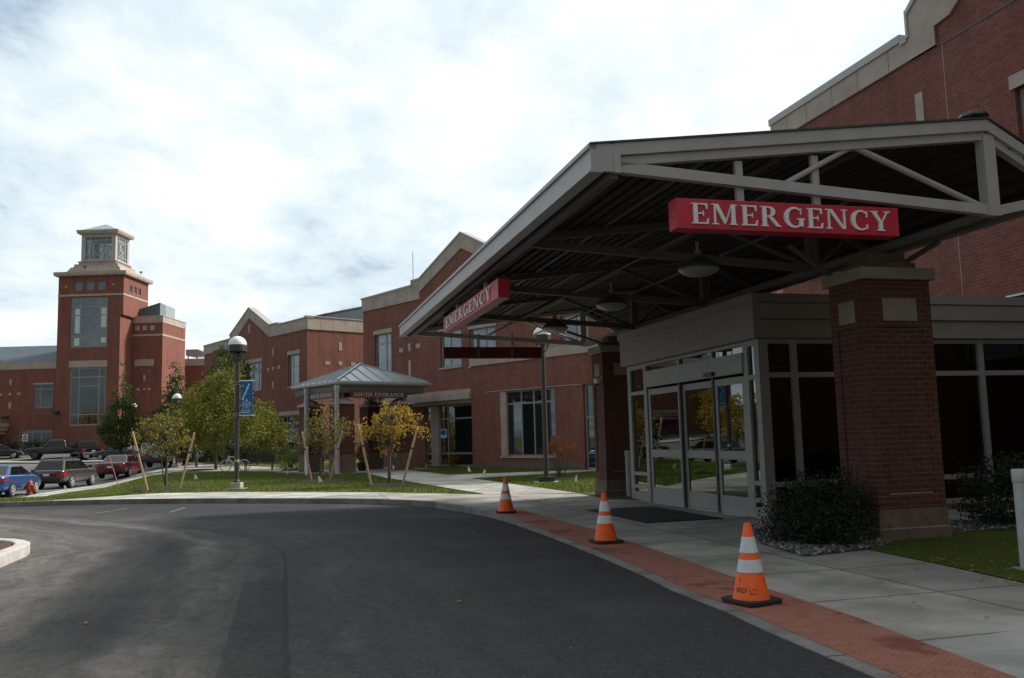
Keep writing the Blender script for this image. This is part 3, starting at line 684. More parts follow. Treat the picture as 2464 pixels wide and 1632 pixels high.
# ------------------------------------------------------------------ serif lettering (built from strokes, capital height 1)
def arc(cx, cy, rx, ry, a0, a1, t0, t1, n=14, tmid=None):
    """ring sector whose stroke swells from t0 to tmid to t1"""
    out, inn = [], []
    for i in range(n+1):
        u = i/n; a = R(a0+(a1-a0)*u); w = t0+(t1-t0)*u if tmid is None else (t0*(1-u)+t1*u) + (tmid-(t0+t1)/2)*math.sin(math.pi*u)
        out.append((cx+rx*math.cos(a), cy+ry*math.sin(a))); inn.append((cx+(rx-w)*math.cos(a), cy+(ry-w*.75)*math.sin(a)))
    return [[out[i], out[i+1], inn[i+1], inn[i]] for i in range(n)]
def rect(a, b, c, d): return [(a,c),(b,c),(b,d),(a,d)]
TH, TN, SV = .165, .07, .055
def stem(x, w=TH, z0=0, z1=1, o=.075): return [rect(x, x+w, z0+SV, z1-SV), rect(x-o, x+w+o, z0, z0+SV), rect(x-o, x+w+o, z1-SV, z1)]
GL = {}
GL['E'] = (.72, stem(.09) + [rect(.33,.62,.93,1), rect(.33,.66,0,.07), rect(.255,.50,.475,.54), [(.56,.93),(.62,.72),(.655,.72),(.655,1),(.62,1),(.62,.93)], [(.60,.07),(.66,.28),(.70,.28),(.67,0),(.66,0),(.66,.07)], rect(.465,.50,.38,.64)])
GL['M'] = (1.1, [rect(.10,.10+TN,SV,1-SV), rect(.02,.28,0,SV), rect(.0,.17,1-SV,1), [(.10,1),(.28,1),(.60,.16),(.52,.0)], [(.52,0),(.60,.16),(.83,.94),(.80,.94)]] + [rect(.80,.80+TH,SV,1-SV), rect(.73,1.04,0,SV), rect(.80,1.04,1-SV,1)])
GL['R'] = (.86, stem(.09) + arc(.33,.735,.30,.265,-90,90,.07,.07,12,.18) + [rect(.255,.36,.93,1), rect(.255,.36,.47,.54), [(.33,.47),(.50,.47),(.80,.05),(.86,.05),(.86,0),(.66,0)]])
GL['G'] = (.92, arc(.47,.5,.43,.52,42,318,.06,.06,26,.19) + [rect(.68,.68+TH,.06,.40), rect(.60,.92,.40,.455), rect(.745,.785,.66,.96)])
GL['N'] = (.98, [rect(.11,.11+TN,SV,1-SV), rect(.03,.27,0,SV), rect(.0,.18,1-SV,1), [(.11,1),(.29,1),(.86,.0),(.80,.0),(.72,.02)], rect(.79,.79+TN,.05,1-SV), rect(.70,.94,1-SV,1)])
GL['C'] = (.84, arc(.46,.5,.42,.52,42,318,.06,.06,26,.19) + [rect(.73,.77,.66,.97), rect(.74,.775,.06,.30)])
GL['Y'] = (.88, [rect(.355,.355+TH,SV,.46), rect(.28,.60,0,SV), [(.06,.945),(.24,.945),(.50,.46),(.36,.42)], rect(.0,.32,.945,1), [(.47,.42),(.52,.46),(.77,.945),(.70,.945)], rect(.61,.87,.945,1)])
GL['S'] = (.62, arc(.30,.745,.25,.265,30,230,.06,.16,14,.12) + arc(.32,.265,.27,.275,-150,50,.06,.16,14,.13) + [[(.09,.62),(.22,.66),(.53,.40),(.42,.33)], rect(.50,.53,.72,.98), rect(.04,.07,.02,.28)])
GL['O'] = (.92, arc(.46,.5,.43,.52,90,270,.06,.06,16,.19) + arc(.46,.5,.43,.52,-90,90,.06,.06,16,.19))
GL['U'] = (.92, [rect(.12,.12+TH,.36,1-SV), rect(.04,.36,1-SV,1)] + arc(.45,.37,.33,.39,180,360,TH,TN,14,.11) + [rect(.71,.78,.36,1-SV), rect(.62,.88,1-SV,1)])
GL['T'] = (.78, stem(.30) + [rect(.05,.29,.93,1), rect(.475,.71,.93,1), rect(.03,.065,.72,1), rect(.695,.73,.72,1)])
GL['H'] = (1.0, stem(.10) + stem(.70) + [rect(.265,.70,.47,.54)])
GL['A'] = (.92, [[(.12,SV),(.17,SV),(.47,.90),(.42,1)], [(.42,1),(.50,1),(.84,SV),(.66,SV)], rect(.02,.28,0,SV), rect(.57,.92,0,SV), rect(.25,.62,.30,.36)])
GL['1'] = (.50, stem(.20, .13) + [[(.05,.78),(.05,.85),(.2,1),(.2,.9)]])
GL['0'] = (.66, arc(.33,.5,.29,.52,90,270,.06,.06,14,.15) + arc(.33,.5,.29,.52,-90,90,.06,.06,14,.15))
GL[' '] = (.42, [])
def letters(mb, text, height, s0, z0, f, depth, width=None, gap=.10):
    """extruded letters on a plane: f(s,d,z), d<0 is out of the wall"""
    adv = sum(GL[c][0]+gap for c in text)-gap; sx = height if width is None else width/adv; x = s0
    for c in text:
        for i, pl in enumerate(GL[c][1]):
            e = depth + .0006*(i % 7)
            mb.prism([(x+a*sx, z0+b*height) for a, b in pl], lambda a, b, d: f(a, d, b), -e, .001)
        x += (GL[c][0]+gap)*sx

def sign(name, label, f, s0, s1, z0, z1, thick, text, hangers, base, mat='red'):
    t = Thing(name, label, 'sign', E, base, 'red emergency signs hung from the canopy')
    mb = MB(); mb.hexa([f(s0,0,z0), f(s1,0,z0), f(s1,thick,z0), f(s0,thick,z0)], [f(s0,0,z1), f(s1,0,z1), f(s1,thick,z1), f(s0,thick,z1)])
    t.part('sign_box', mb, M[mat], bevel=.006)
    if text:
        mb = MB(); L = abs(s1-s0); h = abs(z1-z0)
        if s1 > s0: letters(mb, text, h*.68, s0+L*.060, z0+h*.16, f, .022, L*.895)
        else: letters(mb, text, h*.66, 0, z0+h*.17, lambda s, d, z: f(s0-L*.075-s, d, z), .022, L*.84)
        t.part('lettering', mb, M['white'])
    for a, b, c, d, e in hangers:
        mb = MB(); mb.hexa([f(a,d,c), f(b,d,c), f(b,e,c), f(a,e,c)], [f(a,d,c+.0), f(b,d,c), f(b,e,c), f(a,e,c)]) if False else mb.hexa([f(a,d,z1), f(b,d,z1), f(b,e,z1), f(a,e,z1)], [f(a,d,c), f(b,d,c), f(b,e,c), f(a,e,c)])
        t.part('hanger', mb, M['steel'])
    return t
sign('emergency_sign', 'red EMERGENCY sign with white serif letters hung under the front gable truss', lambda s, d, z: (s, -1.93+d, z), -3.72, -.87, 3.77, 4.11, .20, 'EMERGENCY',
     [(-2.92,-2.83,4.60,.09,.14), (-1.93,-1.84,4.72,.09,.14)], (-2.3,-1.85,3.77))
sign('emergency_sign', 'long pinkish red EMERGENCY sign facing the road under the left eave', lambda s, d, z: (-4.42+d, s, z), 8.3, 3.36, 3.84, 4.17, .20, 'EMERGENCY',
     [(4.55,4.63,4.31,.06,.12), (7.1,7.18,4.31,.06,.12)], (-4.32,5.8,3.84))
t = sign('emergency_sign', 'dark unlit back of a red sign hung under the far gable truss', lambda s, d, z: (s, 13.32-d, z), -.73, -3.53, 3.735, 4.05, .20, 'EMERGENCY',
     [(-2.60,-2.53,4.40,.24,.28), (-1.64,-1.57,4.40,.24,.28)], (-2.13,13.2,3.74), 'sign_shaded')
for x in (-2.565, -1.605): mb = MB(); mb.box(x-.035, x+.035, 13.09, 13.115, 3.72, 4.3); t.part('hanger', mb, M['steel_dim'])

def lamp_pendant(y, label):
    t = Thing('pendant_lamp', label, 'lamp', E, (-1.5, y, 4.05), 'dome pendant lamps under the canopy')
    c = (-1.5, y, 4.05)
    mb = MB(); mb.lathe([(.02,.34),(.03,.50)], 10, c); mb.lathe([(.055,.26),(.05,.36),(.02,.37)], 12, c); t.part('stem', mb, M['steel'], smooth=True)
    mb = MB(); mb.lathe([(.325,.055),(.33,.07),(.28,.12),(.16,.21),(.075,.265),(.04,.27)], 24, c); t.part('shade', mb, M['steel_dim'], smooth=True)
    mb = MB(); mb.lathe([(.0,-.06),(.16,-.045),(.27,.0),(.318,.05),(.30,.054)], 24, c); t.part('lens', mb, M['lampglass'], smooth=True)
lamp_pendant(1.95, 'dome pendant lamp nearest the camera, above the front EMERGENCY sign end')
lamp_pendant(5.72, 'middle dome pendant lamp of the three under the canopy roof')
lamp_pendant(9.45, 'farthest dome pendant lamp, seen against the bright gap above the dark sign')

# ------------------------------------------------------------------ south wing (brick gable beyond the canopy)
t = Thing('south_wing', 'red brick hospital wing with tall stone banded gable behind the pavilion', 'building', S, (.6, 3, 0))
UX = .6
ops = [(10.2,12.0,5.0,8.05), (3.47,5.35,5.5,7.55), (.6,2.75,5.4,7.38), (-6.0,-4.2,5.4,7.3)]
mb = MB(); wall(mb, 'x-', UX, -14, 13.3, 0, 9.66, ops + [(2.0,6.9,.05,3.4)], .3, top=None)
mb.box(UX+.3, 16, -14, 13.3, 0, 9.66)
mb.prism([(-14,9.66),(7.2,9.66),(7.2,10.1),(3.26,12.0),(-.7,10.1),(-14,10.1)], lambda a, b, d: (UX+d, a, b), 0, .6)
t.part('wall', mb, M['brick_far'])
band = [(13.34,9.66),(13.34,10.40),(7.95,10.52),(7.95,10.78),(7.2,10.80),(3.26,12.80),(-.7,10.80),(-1.45,10.78),(-1.45,10.5),(-14,10.4),(-14,9.7),(-.7,9.7),(-.7,10.08),(3.26,11.97),(7.2,10.08),(7.2,9.66)]
mb = MB(); q = [(13.34,9.66,13.34,10.40),(7.95,9.66,7.95,10.52)]
fx = lambda a, b, d: (UX+d, a, b)
for pl in ([(13.34,9.66),(7.95,9.66),(7.95,10.52),(13.34,10.42)], [(7.95,9.66),(7.2,9.66),(7.2,10.80),(7.95,10.78)], [(7.2,10.08),(3.26,11.97),(3.26,12.80),(7.2,10.80)], [(3.26,11.97),(-.7,10.08),(-.7,10.80),(3.26,12.80)], [(-.7,9.7),(-14,9.7),(-14,10.5),(-.7,10.5)]):
    mb.prism(pl, fx, -.06, -.001)
mb.box(UX-.06, 16, 13.301, 13.36, 9.66, 10.41)
t.part('parapet_band', mb, M['stone'])
mb = MB()
for (a, za), (b, zb) in (((13.4,10.42),(7.9,10.52)), ((7.95,10.78),(7.15,10.80)), ((7.2,10.80),(3.26,12.80)), ((3.26,12.80),(-.75,10.80)), ((-.7,10.5),(-14,10.5))):
    mb.prism([(a,za),(b,zb),(b,zb+.1),(a,za+.1)], fx, -.10, .5)
mb.box(UX-.1, 16, 13.2, 13.42, 10.425, 10.52); mb.box(UX-.1, UX+.3, 7.92, 7.99, 10.52, 10.9)
t.part('coping', mb, M['steel'])
for y in (12, 10.7, 9.4): mb = MB(); mb.box(UX-.0625, UX-.0605, y-.012, y+.012, 9.68, 10.42); t.part('panel_joint', mb, M['stone_base'])
for y in (6.0, 4.6, 2.0, .6): z = 12.0-abs(y-3.26)*.48; mb = MB(); mb.box(UX-.0625, UX-.0605, y-.012, y+.012, z, z+.76); t.part('panel_joint', mb, M['stone_base'])
for (a, b, c, d), v in zip(ops, (10.9, 4.55, 1.5, -5.1)):
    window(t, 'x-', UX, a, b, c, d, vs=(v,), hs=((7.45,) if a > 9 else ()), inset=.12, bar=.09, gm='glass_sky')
    mb = MB(); mb.box(UX-.025, UX-.001, a-.1, b+.1, d, d+.26 if a > 9 else d+.16); t.part('lintel', mb, M['stone'])
    mb = MB(); mb.box(UX-.06, UX+.1, a-.08, b+.08, c-.1, c-.002); t.part('sill', mb, M['stone'])
accent(t, 'x-', UX, 8.3, 8.35, .22, .75); accent(t, 'x-', UX, 3.26, 9.9, .30, .85); accent(t, 'x-', UX, 8.3, 5.7, .24, .95)
accent(t, 'x-', UX, 8.3, 6.95, .26, .45); accent(t, 'x-', UX, 9.15, 6.85, .42, .26); accent(t, 'x-', UX, 7.45, 6.95, .42, .26)
# projecting ground floor with stone coping band
ow = [(-4.25,-.30,.60,3.86), (-7.6,-6.1,.0,3.85)]
mb = MB(); wall(mb, 'x-', 0, -14, 1.95, -.2, 5.3, ow, .25); mb.box(.25, .598, -14, 1.95, -.2, 5.3); t.part('ground_floor_wall', mb, M['brick_far'])
mb = MB(); mb.box(-.06, .59, -14, 2.0, 5.3, 5.82); mb.box(-.09, .59, -14, 2.02, 5.823, 5.88); t.part('coping', mb, M['stone'])
mb = MB(); mb.box(-.03, -.001, -6.1, 1.97, -.2, .30); mb.box(-.03, -.001, -14, -7.6, -.2, .3); t.part('base_course', mb, M['stone_base'])
mb = MB(); mb.box(-.02, -.001, -6.0, .9, 3.87, 3.90); t.part('flashing', mb, M['steel'])
w = window(t, 'x-', 0, -4.25, -.30, .60, 3.86, vs=(-1.75,-2.65,-3.5), hs=(3.2,), inset=.16, bar=.08, gm='glass')
mb = MB(); mb.box(.02, .16, -.75, -.30, .62, 3.84); mb.box(-.05, .17, -4.3, -.25, .52, .60); t.part('frame_panel', mb, M['stone'], w)
w = window(t, 'x-', 0, -7.6, -6.1, 0.0, 3.85, vs=(-6.75,), hs=(.75,2.35), inset=.14, bar=.09, gm='glass', name='door')
mb = MB(); mb.box(.10, .13, -7.5, -6.84, .05, .42); mb.box(.101, .131, -7.5, -6.84, .95, 1.08); mb.box(.08, .10, -6.95, -6.88, 1.0, 1.4); t.part('door_rail', mb, M['white'], w)
# storefront of the recessed entry
w = window(t, 'x-', UX, 2.0, 6.9, .05, 3.4, vs=(2.35,4.9,5.6), hs=(.75,2.65), inset=.1, bar=.09, gm='glass', name='storefront')
mb = MB(); mb.box(UX-.02, UX+.09, 5.62, 6.3, .05, 3.4); t.part('frame_panel', mb, M['stone'], w)
mb = MB(); mb.box(UX+.055, UX+.095, 5.0, 5.55, 1.6, 2.1); nt_ = t.part('notice', mb, M['banner_white'], w)
mb = MB(); mb.box(UX+.05, UX+.0548, 5.05, 5.5, 1.78, 2.04); t.part('notice_print', mb, M['blue'], w)
mb = MB(); mb.box(.15, UX-.001, 1.96, 10, 3.42, 3.62); mb.box(-.15, UX-.001, 1.96, 10, 3.62, 3.95); mb.box(-.05, UX-.001, 1.96, 10, 3.953, 4.15); t.part('entry_fascia', mb, M['stone'])
tt = Thing('whip_antenna', 'thin tall antenna standing on the roof of the gabled south wing', 'antenna', S, (2.0, 9.8, 9.66))
mb = MB(); mb.tube([(2.0,9.8,9.66),(2.0,9.8,13.1)], .018, 6); tt.part('rod', mb, M['steel_dim']); mb = MB(); mb.lathe([(.06,0),(.06,.2),(.03,.3)], 8, (2.0,9.8,9.66)); tt.part('mount', mb, M['steel_dim'])

# ------------------------------------------------------------------ gabled wing further back
t = Thing('gabled_wing', 'red brick wing with pointed gable and stone parapet behind the big trees', 'building', G, (0, 8, .2))
og = [(1.22,2.95,5.88,8.3), (7.5,10.2,5.95,8.2), (1.08,4.35,1.0,3.68), (7.5,10.2,1.0,3.6), (12.2,14.4,1.0,3.6)]
mb = MB(); wall(mb, 'x-', 0, 0, 18.8, -.3, 10.03, og, .3); mb.box(.3, 9, .3, 18.8, -.3, 10.03); mb.box(.3, 9, 0, .3, -.3, 10.03)
mb.prism([(6.0,10.03),(9.7,12.05),(13.4,10.03)], lambda a, b, d: (d, a, b), 0, .5)
t.part('wall', mb, M['brick_far'])
fx = lambda a, b, d: (d, a, b); mb = MB()
for pl in ([(-.06,10.03),(4.6,10.03),(4.6,10.86),(-.06,10.90)], [(4.6,10.03),(6.0,10.03),(6.0,11.0),(4.6,11.0)], [(6.0,10.05),(9.7,12.05),(9.7,12.86),(6.0,11.0)], [(9.7,12.05),(13.4,10.05),(13.4,10.9),(9.7,12.86)], [(13.4,9.75),(18.85,9.75),(18.85,10.5),(13.4,10.6)]):
    mb.prism(pl, fx, -.06, -.001)
mb.box(-.06, 9, -.06, -.001, 10.03, 10.90); t.part('parapet_band', mb, M['stone'])
mb = MB()
for (a, za), (b, zb) in (((-.1,10.90),(4.6,10.86)), ((4.6,11.0),(6.0,11.0)), ((6.0,11.0),(9.7,12.86)), ((9.7,12.86),(13.4,10.9)), ((13.4,10.6),(18.85,10.5))):
    mb.prism([(a,za),(b,zb),(b,zb+.08),(a,za+.08)], fx, -.11, .5)
mb.box(-.11, 9, -.11, .3, 10.985, 11.06); t.part('coping', mb, M['steel'])
for x in (1.1, 2.2, 3.3, 4.4): mb = MB(); mb.box(x-.012, x+.012, -.0625, -.0605, 10.05, 10.88); t.part('panel_joint', mb, M['stone_base'])
for (a, b, c, d), v, h in zip(og, ((2.35,), (9.1,8.2), (2.2,3.3), (8.4,9.3), (13.3,)), ((7.4,), (7.6,), (3.1,), (3.1,), (3.1,))):
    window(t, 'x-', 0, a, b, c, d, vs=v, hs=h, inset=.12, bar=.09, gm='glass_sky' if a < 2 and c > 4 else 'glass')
    mb = MB(); mb.box(-.03, -.001, a-.12, b+.12, d, d+.3); t.part('lintel', mb, M['stone'])
    mb = MB(); mb.box(-.05, .1, a-.08, b+.08, c-.12, c-.002); t.part('sill', mb, M['stone'])
for s, z, w, h in ((5.42,8.75,.22,.6),(5.42,6.15,.22,.6),(6.28,7.45,.34,.28),(5.42,7.47,.42,0),(4.45,7.5,.42,.28),(9.7,11.1,.24,.75)): accent(t, 'x-', 0, s, z, w, h)
for s, z, w, h in ((2.85,8.85,.26,.65),(2.85,7.55,.42,0),(1.73,7.53,.42,.26),(4.0,7.53,.42,.26)): accent(t, 'y-', 0, s, z, w, h)
mb = MB(); mb.lathe([(.0,-.12),(.12,-.08),(.14,.05),(.0,.1)], 10, (-.15,5.3,4.6)); t.part('wall_lamp', mb, M['black'])
tt = Thing('roof_enclosure', 'slate blue sloping plant enclosure on the roof behind the stone parapet', 'roof unit', G, (4.2, 3, 10.0))
mb = MB(); mb.hexa([(2.5,1.5,10.0),(9,1.5,10.0),(9,6,10.0),(2.5,6,10.0)], [(2.5,1.5,11.5),(9,1.5,13.1),(9,6,13.1),(2.5,6,11.5)]); tt.part('cladding', mb, M['roof_blue'])
mb = MB(); mb.hexa([(2.45,1.45,11.51),(9,1.45,13.11),(9,6,13.11),(2.45,6,11.51)], [(2.45,1.45,11.6),(9,1.45,13.2),(9,6,13.2),(2.45,6,11.6)]); tt.part('cap', mb, M['steel_dim'])

# ------------------------------------------------------------------ tower with glazed lantern
t = Thing('tower', 'square red brick tower with stepped stone top and glazed lantern', 'tower', T, (-3.6, 3, 1.2))
XL, XR, D = -7.12, -.22, 6.1
o1 = [(-5.35,-4.5,18.72,19.63),(-4.06,-3.2,18.72,19.63),(-2.83,-1.95,18.72,19.63),(-5.7,-1.62,12.45,17.93),(-5.62,-1.62,4.0,10.25)]
mb = MB(); wall(mb, 'y-', 0, XL, XR, .5, 20.3, o1, .3); mb.box(XL, XR, .3, D, .5, 20.3)
t.part('wall', mb, M['brick_far'])
o2 = [(1.5,2.1,18.6,19.4),(2.5,3.15,18.6,19.4),(3.55,4.2,18.6,19.4)]
mb = MB(); wall(mb, 'x+', XR+.3, 0.002, D, 15.9, 20.28, o2, .298); t.part('wall', mb, M['brick_far'])
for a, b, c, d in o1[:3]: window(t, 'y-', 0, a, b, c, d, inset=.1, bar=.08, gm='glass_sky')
for a, b, c, d in o2: window(t, 'x+', XR+.3, a, b, c, d, inset=.1, bar=.1, gm='glass')
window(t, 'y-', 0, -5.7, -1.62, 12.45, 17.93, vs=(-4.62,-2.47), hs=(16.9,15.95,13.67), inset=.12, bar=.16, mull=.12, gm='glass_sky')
mb = MB()
for a, b, c, d in ((-5.25,-4.72,14.0,16.7),(-5.3,-4.72,12.65,13.5),(-2.37,-1.8,14.6,16.75),(-2.37,-1.8,12.9,13.5)): mb = MB(); mb.box(a, b, .125, .148, c, d); t.part('sky_light_pane', mb, M['sky_light_pane'])  # pale panels painting the sky light seen through the tower window
window(t, 'y-', 0, -5.62, -1.62, 4.0, 10.25, vs=(-4.6,-2.42), hs=(9.22,5.2), inset=.12, bar=.16, mull=.12, gm='glass', cell_hs=((-4.54,-2.48,8.27),))
mb = MB(); mb.box(-5.72, -1.55, -.04, -.001, 10.27, 11.0); t.part('lintel', mb, M['stone'])
mb = MB(); mb.box(XL-.03, XR+.34, -.04, -.001, 18.06, 18.27); mb.box(XR+.301, XR+.34, 0, D+.03, 18.06, 18.27); t.part('string_course', mb, M['stone'])
accent(t, 'y-', 0, -6.3, 19.15, .3, 0); accent(t, 'y-', 0, -1.05, 19.25, .3, 0)
cx, cy = (XL+XR)/2+.15, D/2
def tier(mb, hw, z0, z1, hd=None): mb.box(cx-hw, cx+hw, cy-(hd or hw)*.86, cy+(hd or hw)*.86, z0, z1)
mb = MB(); tier(mb, 3.95, 20.3, 20.42); tier(mb, 4.0, 20.42, 20.72); tier(mb, 3.35, 20.72, 20.82)
mb.hexa(*[[(cx+sx*h, cy+sy*h*.86, z) for sx, sy in ((-1,-1),(1,-1),(1,1),(-1,1))] for h, z in ((3.05,20.82),(2.72,21.35))])
mb.hexa(*[[(cx+sx*h, cy+sy*h*.86, z) for sx, sy in ((-1,-1),(1,-1),(1,1),(-1,1))] for h, z in ((2.55,21.35),(2.4,21.75))])
tier(mb, 2.72, 21.32, 21.40); tier(mb, 2.45, 21.72, 21.80); tier(mb, 2.1, 21.80, 22.12); tier(mb, 2.2, 22.10, 22.17)
t.part('stepped_top', mb, M['stone'])
# lantern: corner posts, beams, glass with leaded bars and a ring in each face
LH = 1.92; LD = LH*.86
mb = MB()
for sx in (-1, 1):
    for sy in (-1, 1): mb.box(cx+sx*LH-.22*(sx+1)/1 if sx > 0 else cx-LH, cx+LH if sx > 0 else cx-LH+.44, cy+LD-.44 if sy > 0 else cy-LD, cy+LD if sy > 0 else cy-LD+.44, 22.17, 25.3)
for sy in (-1, 1): mb.box(cx-LH+.44, cx+LH-.44, cy+sy*LD-.2 if sy > 0 else cy-LD+.02, cy+LD-.02 if sy > 0 else cy-LD+.2, 22.17, 22.45); mb.box(cx-LH+.44, cx+LH-.44, cy+sy*LD-.2 if sy > 0 else cy-LD+.02, cy+LD-.02 if sy > 0 else cy-LD+.2, 24.92, 25.3)
for sx in (-1, 1): mb.box(cx+LH-.2 if sx > 0 else cx-LH+.02, cx+LH-.02 if sx > 0 else cx-LH+.2, cy-LD+.44, cy+LD-.44, 22.17, 22.45); mb.box(cx+LH-.2 if sx > 0 else cx-LH+.02, cx+LH-.02 if sx > 0 else cx-LH+.2, cy-LD+.44, cy+LD-.44, 24.92, 25.3)
ln = t.part('lantern_frame', mb, M['steel'])
m, nt, b = nodes('lantern_glass'); b.inputs['Base Color'].default_value = (.5,.58,.6,1); b.inputs['Roughness'].default_value = .05; b.inputs['Transmission Weight'].default_value = .75; b.inputs['IOR'].default_value = 1.25; M['lantern'] = m
mb = MB(); mb.box(cx-LH+.44, cx+LH-.44, cy-LD+.1, cy-LD+.13, 22.45, 24.92); mb.box(cx-LH+.44, cx+LH-.44, cy+LD-.13, cy+LD-.1, 22.45, 24.92)
mb.box(cx-LH+.1, cx-LH+.13, cy-LD+.44, cy+LD-.44, 22.45, 24.92); mb.box(cx+LH-.13, cx+LH-.1, cy-LD+.44, cy+LD-.44, 22.45, 24.92)
t.part('pane', mb, M['lantern'], ln)
mb = MB(); zc = 23.68
for sgn in (-1, 1):
    for (w, fn, ax) in ((LH-.44, lambda s, z, e: (cx+s, cy+sgn*(LD-.06)+e, z), 'y'), (LD-.44, lambda s, z, e: (cx+sgn*(LH-.06)+e, cy+s, z), 'x')):
        def bb(a, b_, c, d): mb.hexa([fn(a,c,-.03), fn(b_,c,-.03), fn(b_,c,.03), fn(a,c,.03)], [fn(a,d,-.03), fn(b_,d,-.03), fn(b_,d,.03), fn(a,d,.03)])
        for s in (-w*.62, w*.62): bb(s-.04, s+.04, 22.45, 24.92)
        for z in (22.8, 24.55): bb(-w, w, z-.04, z+.04)
        for s in (-w*.42, w*.42): bb(s-.03, s+.03, 23.0, 24.35)
        for z in (23.0, 24.35): bb(-w*.42, w*.42, z-.03, z+.03)
        mb.ring(fn(0, zc, 0), ax, w*.38, .05, 20, 4)
t.part('leaded_bars', mb, M['steel'], ln)
mb = MB(); tier(mb, 2.28, 25.3, 25.45); tier(mb, 2.34, 25.45, 25.7); t.part('cornice', mb, M['stone'])
mb = MB(); mb.add([(cx-2.1,cy-1.8,25.7),(cx+2.1,cy-1.8,25.7),(cx+2.1,cy+1.8,25.7),(cx-2.1,cy+1.8,25.7),(cx,cy,26.75)], [(0,1,4),(1,2,4),(2,3,4),(3,0,4),(3,2,1,0)]); t.part('roof', mb, M['roof_metal'])
for p in ((-3.85,-.75,21.15),(.5,3.2,21.15)): mb = MB(); mb.box(p[0]-.15, p[0]+.15, p[1]-.1, p[1]+.1, p[2]-.06, p[2]+.06); mb.tube([(p[0],p[1],p[2]-.35),p], .04, 6); t.part('floodlight', mb, M['black'])

# ------------------------------------------------------------------ annex right of the tower
t = Thing('brick_annex', 'flat roofed red brick block with pale top band right of the tower', 'building', T, (.8, 6, 1.2))
AY = 3.0
mb = MB(); wall(mb, 'y-', AY, -.2, 3.16, .6, 15.32, [], .3); mb.box(-.22, 3.155, AY+.3, AY+6.4, .6, 15.32); mb.box(-1.5, -.2, AY+.6, AY+6, .6, 15.32); t.part('wall', mb, M['brick_far'])
mb = MB(); mb.box(-1.5, 3.2, AY-.05, AY-.001, 15.33, 16.05); mb.box(3.161, 3.21, AY-.05, AY+6.45, 15.33, 16.05); mb.box(-1.45, 3.16, AY, AY+6.4, 15.32, 16.0); t.part('parapet_band', mb, M['stone'])
mb = MB(); mb.box(-1.5, 3.26, AY-.1, AY+6.5, 16.05, 16.12); t.part('coping', mb, M['steel'])
mb = MB(); mb.box(-.2, 3.19, AY-.035, AY-.001, 13.85, 14.06); mb.box(3.161, 3.195, AY-.03, AY+6.42, 13.85, 14.06); t.part('string_course', mb, M['stone'])
for s in (.33, 1.15, 2.0): accent(t, 'y-', AY, s, 14.76, .48, .52)
mb = MB(); mb.box(.11, 2.25, AY-.035, AY-.001, 10.52, 11.25); t.part('stone_panel', mb, M['stone'])
accent(t, 'y-', AY, 1.2, 9.18, .22, .7); accent(t, 'y-', AY, .5, 7.92, .4, .22); accent(t, 'y-', AY, 1.2, 7.95, .34, 0); accent(t, 'y-', AY, 1.75, 7.92, .4, .22)
window(t, 'y-', AY+.3, -1.05, -.22, 2, 15.3, hs=(14.4,12.0,10.2), inset=-.2, bar=.12, gm='glass')
tt = Thing('roof_housing', 'slate grey wedge shaped housing on the roof of the brick annex', 'roof unit', T, (.8, 5, 16.1))
mb = MB(); mb.hexa([(-.35,4,16.12),(2.4,4,16.12),(2.4,7,16.12),(-.35,7,16.12)], [(-.35,4,16.95),(2.4,4,17.75),(2.4,7,17.75),(-.35,7,16.95)]); tt.part('cladding', mb, M['roof_blue'])
mb = MB(); mb.hexa([(2.405,4,16.12),(2.8,4.6,16.12),(2.8,7.2,16.12),(2.405,7,16.12)], [(2.405,4,17.75),(2.8,4.6,17.45),(2.8,7.2,17.45),(2.405,7,17.75)]); tt.part('end_panel', mb, M['roof_metal'])

# low link to the right of the annex
t = Thing('link_building', 'low brick link building with stone parapet between the annex and the trees', 'building', T, (6, 14, 1.2))
mb = MB(); mb.box(0, 26, 12, 18, .8, 11.2); t.part('wall', mb, M['brick_far'])
mb = MB(); mb.box(0, 26, 11.95, 18, 11.2, 12.05); t.part('parapet_band', mb, M['stone'])
for s in (1.75, 4.6): mb = MB(); mb.box(s-.5, s+.5, 11.95, 11.999, 8.0, 9.0); w_ = t.part('window', mb, M['glass']); mb = MB(); mb.box(s-.6, s+.6, 11.93, 11.999, 9.0, 9.25); t.part('lintel', mb, M['stone'])
tt = Thing('rooftop_unit', 'pale grey air handling unit on stilts on the low link roof', 'roof unit', T, (3, 14, 12.05))
mb = MB(); mb.box(1.8, 3.3, 13, 16, 12.55, 13.3); mb.hexa([(3.3,13,12.6),(4.3,13,12.6),(4.3,16,12.6),(3.3,16,12.6)], [(3.3,13,13.25),(4.3,13,12.85),(4.3,16,12.85),(3.3,16,13.25)]); tt.part('housing', mb, M['roof_metal'])
mb = MB()
for x in (2.0, 3.1, 4.1): mb.box(x-.06, x+.06, 13.2, 13.32, 12.06, 12.6)
tt.part('leg', mb, M['steel_dim'])

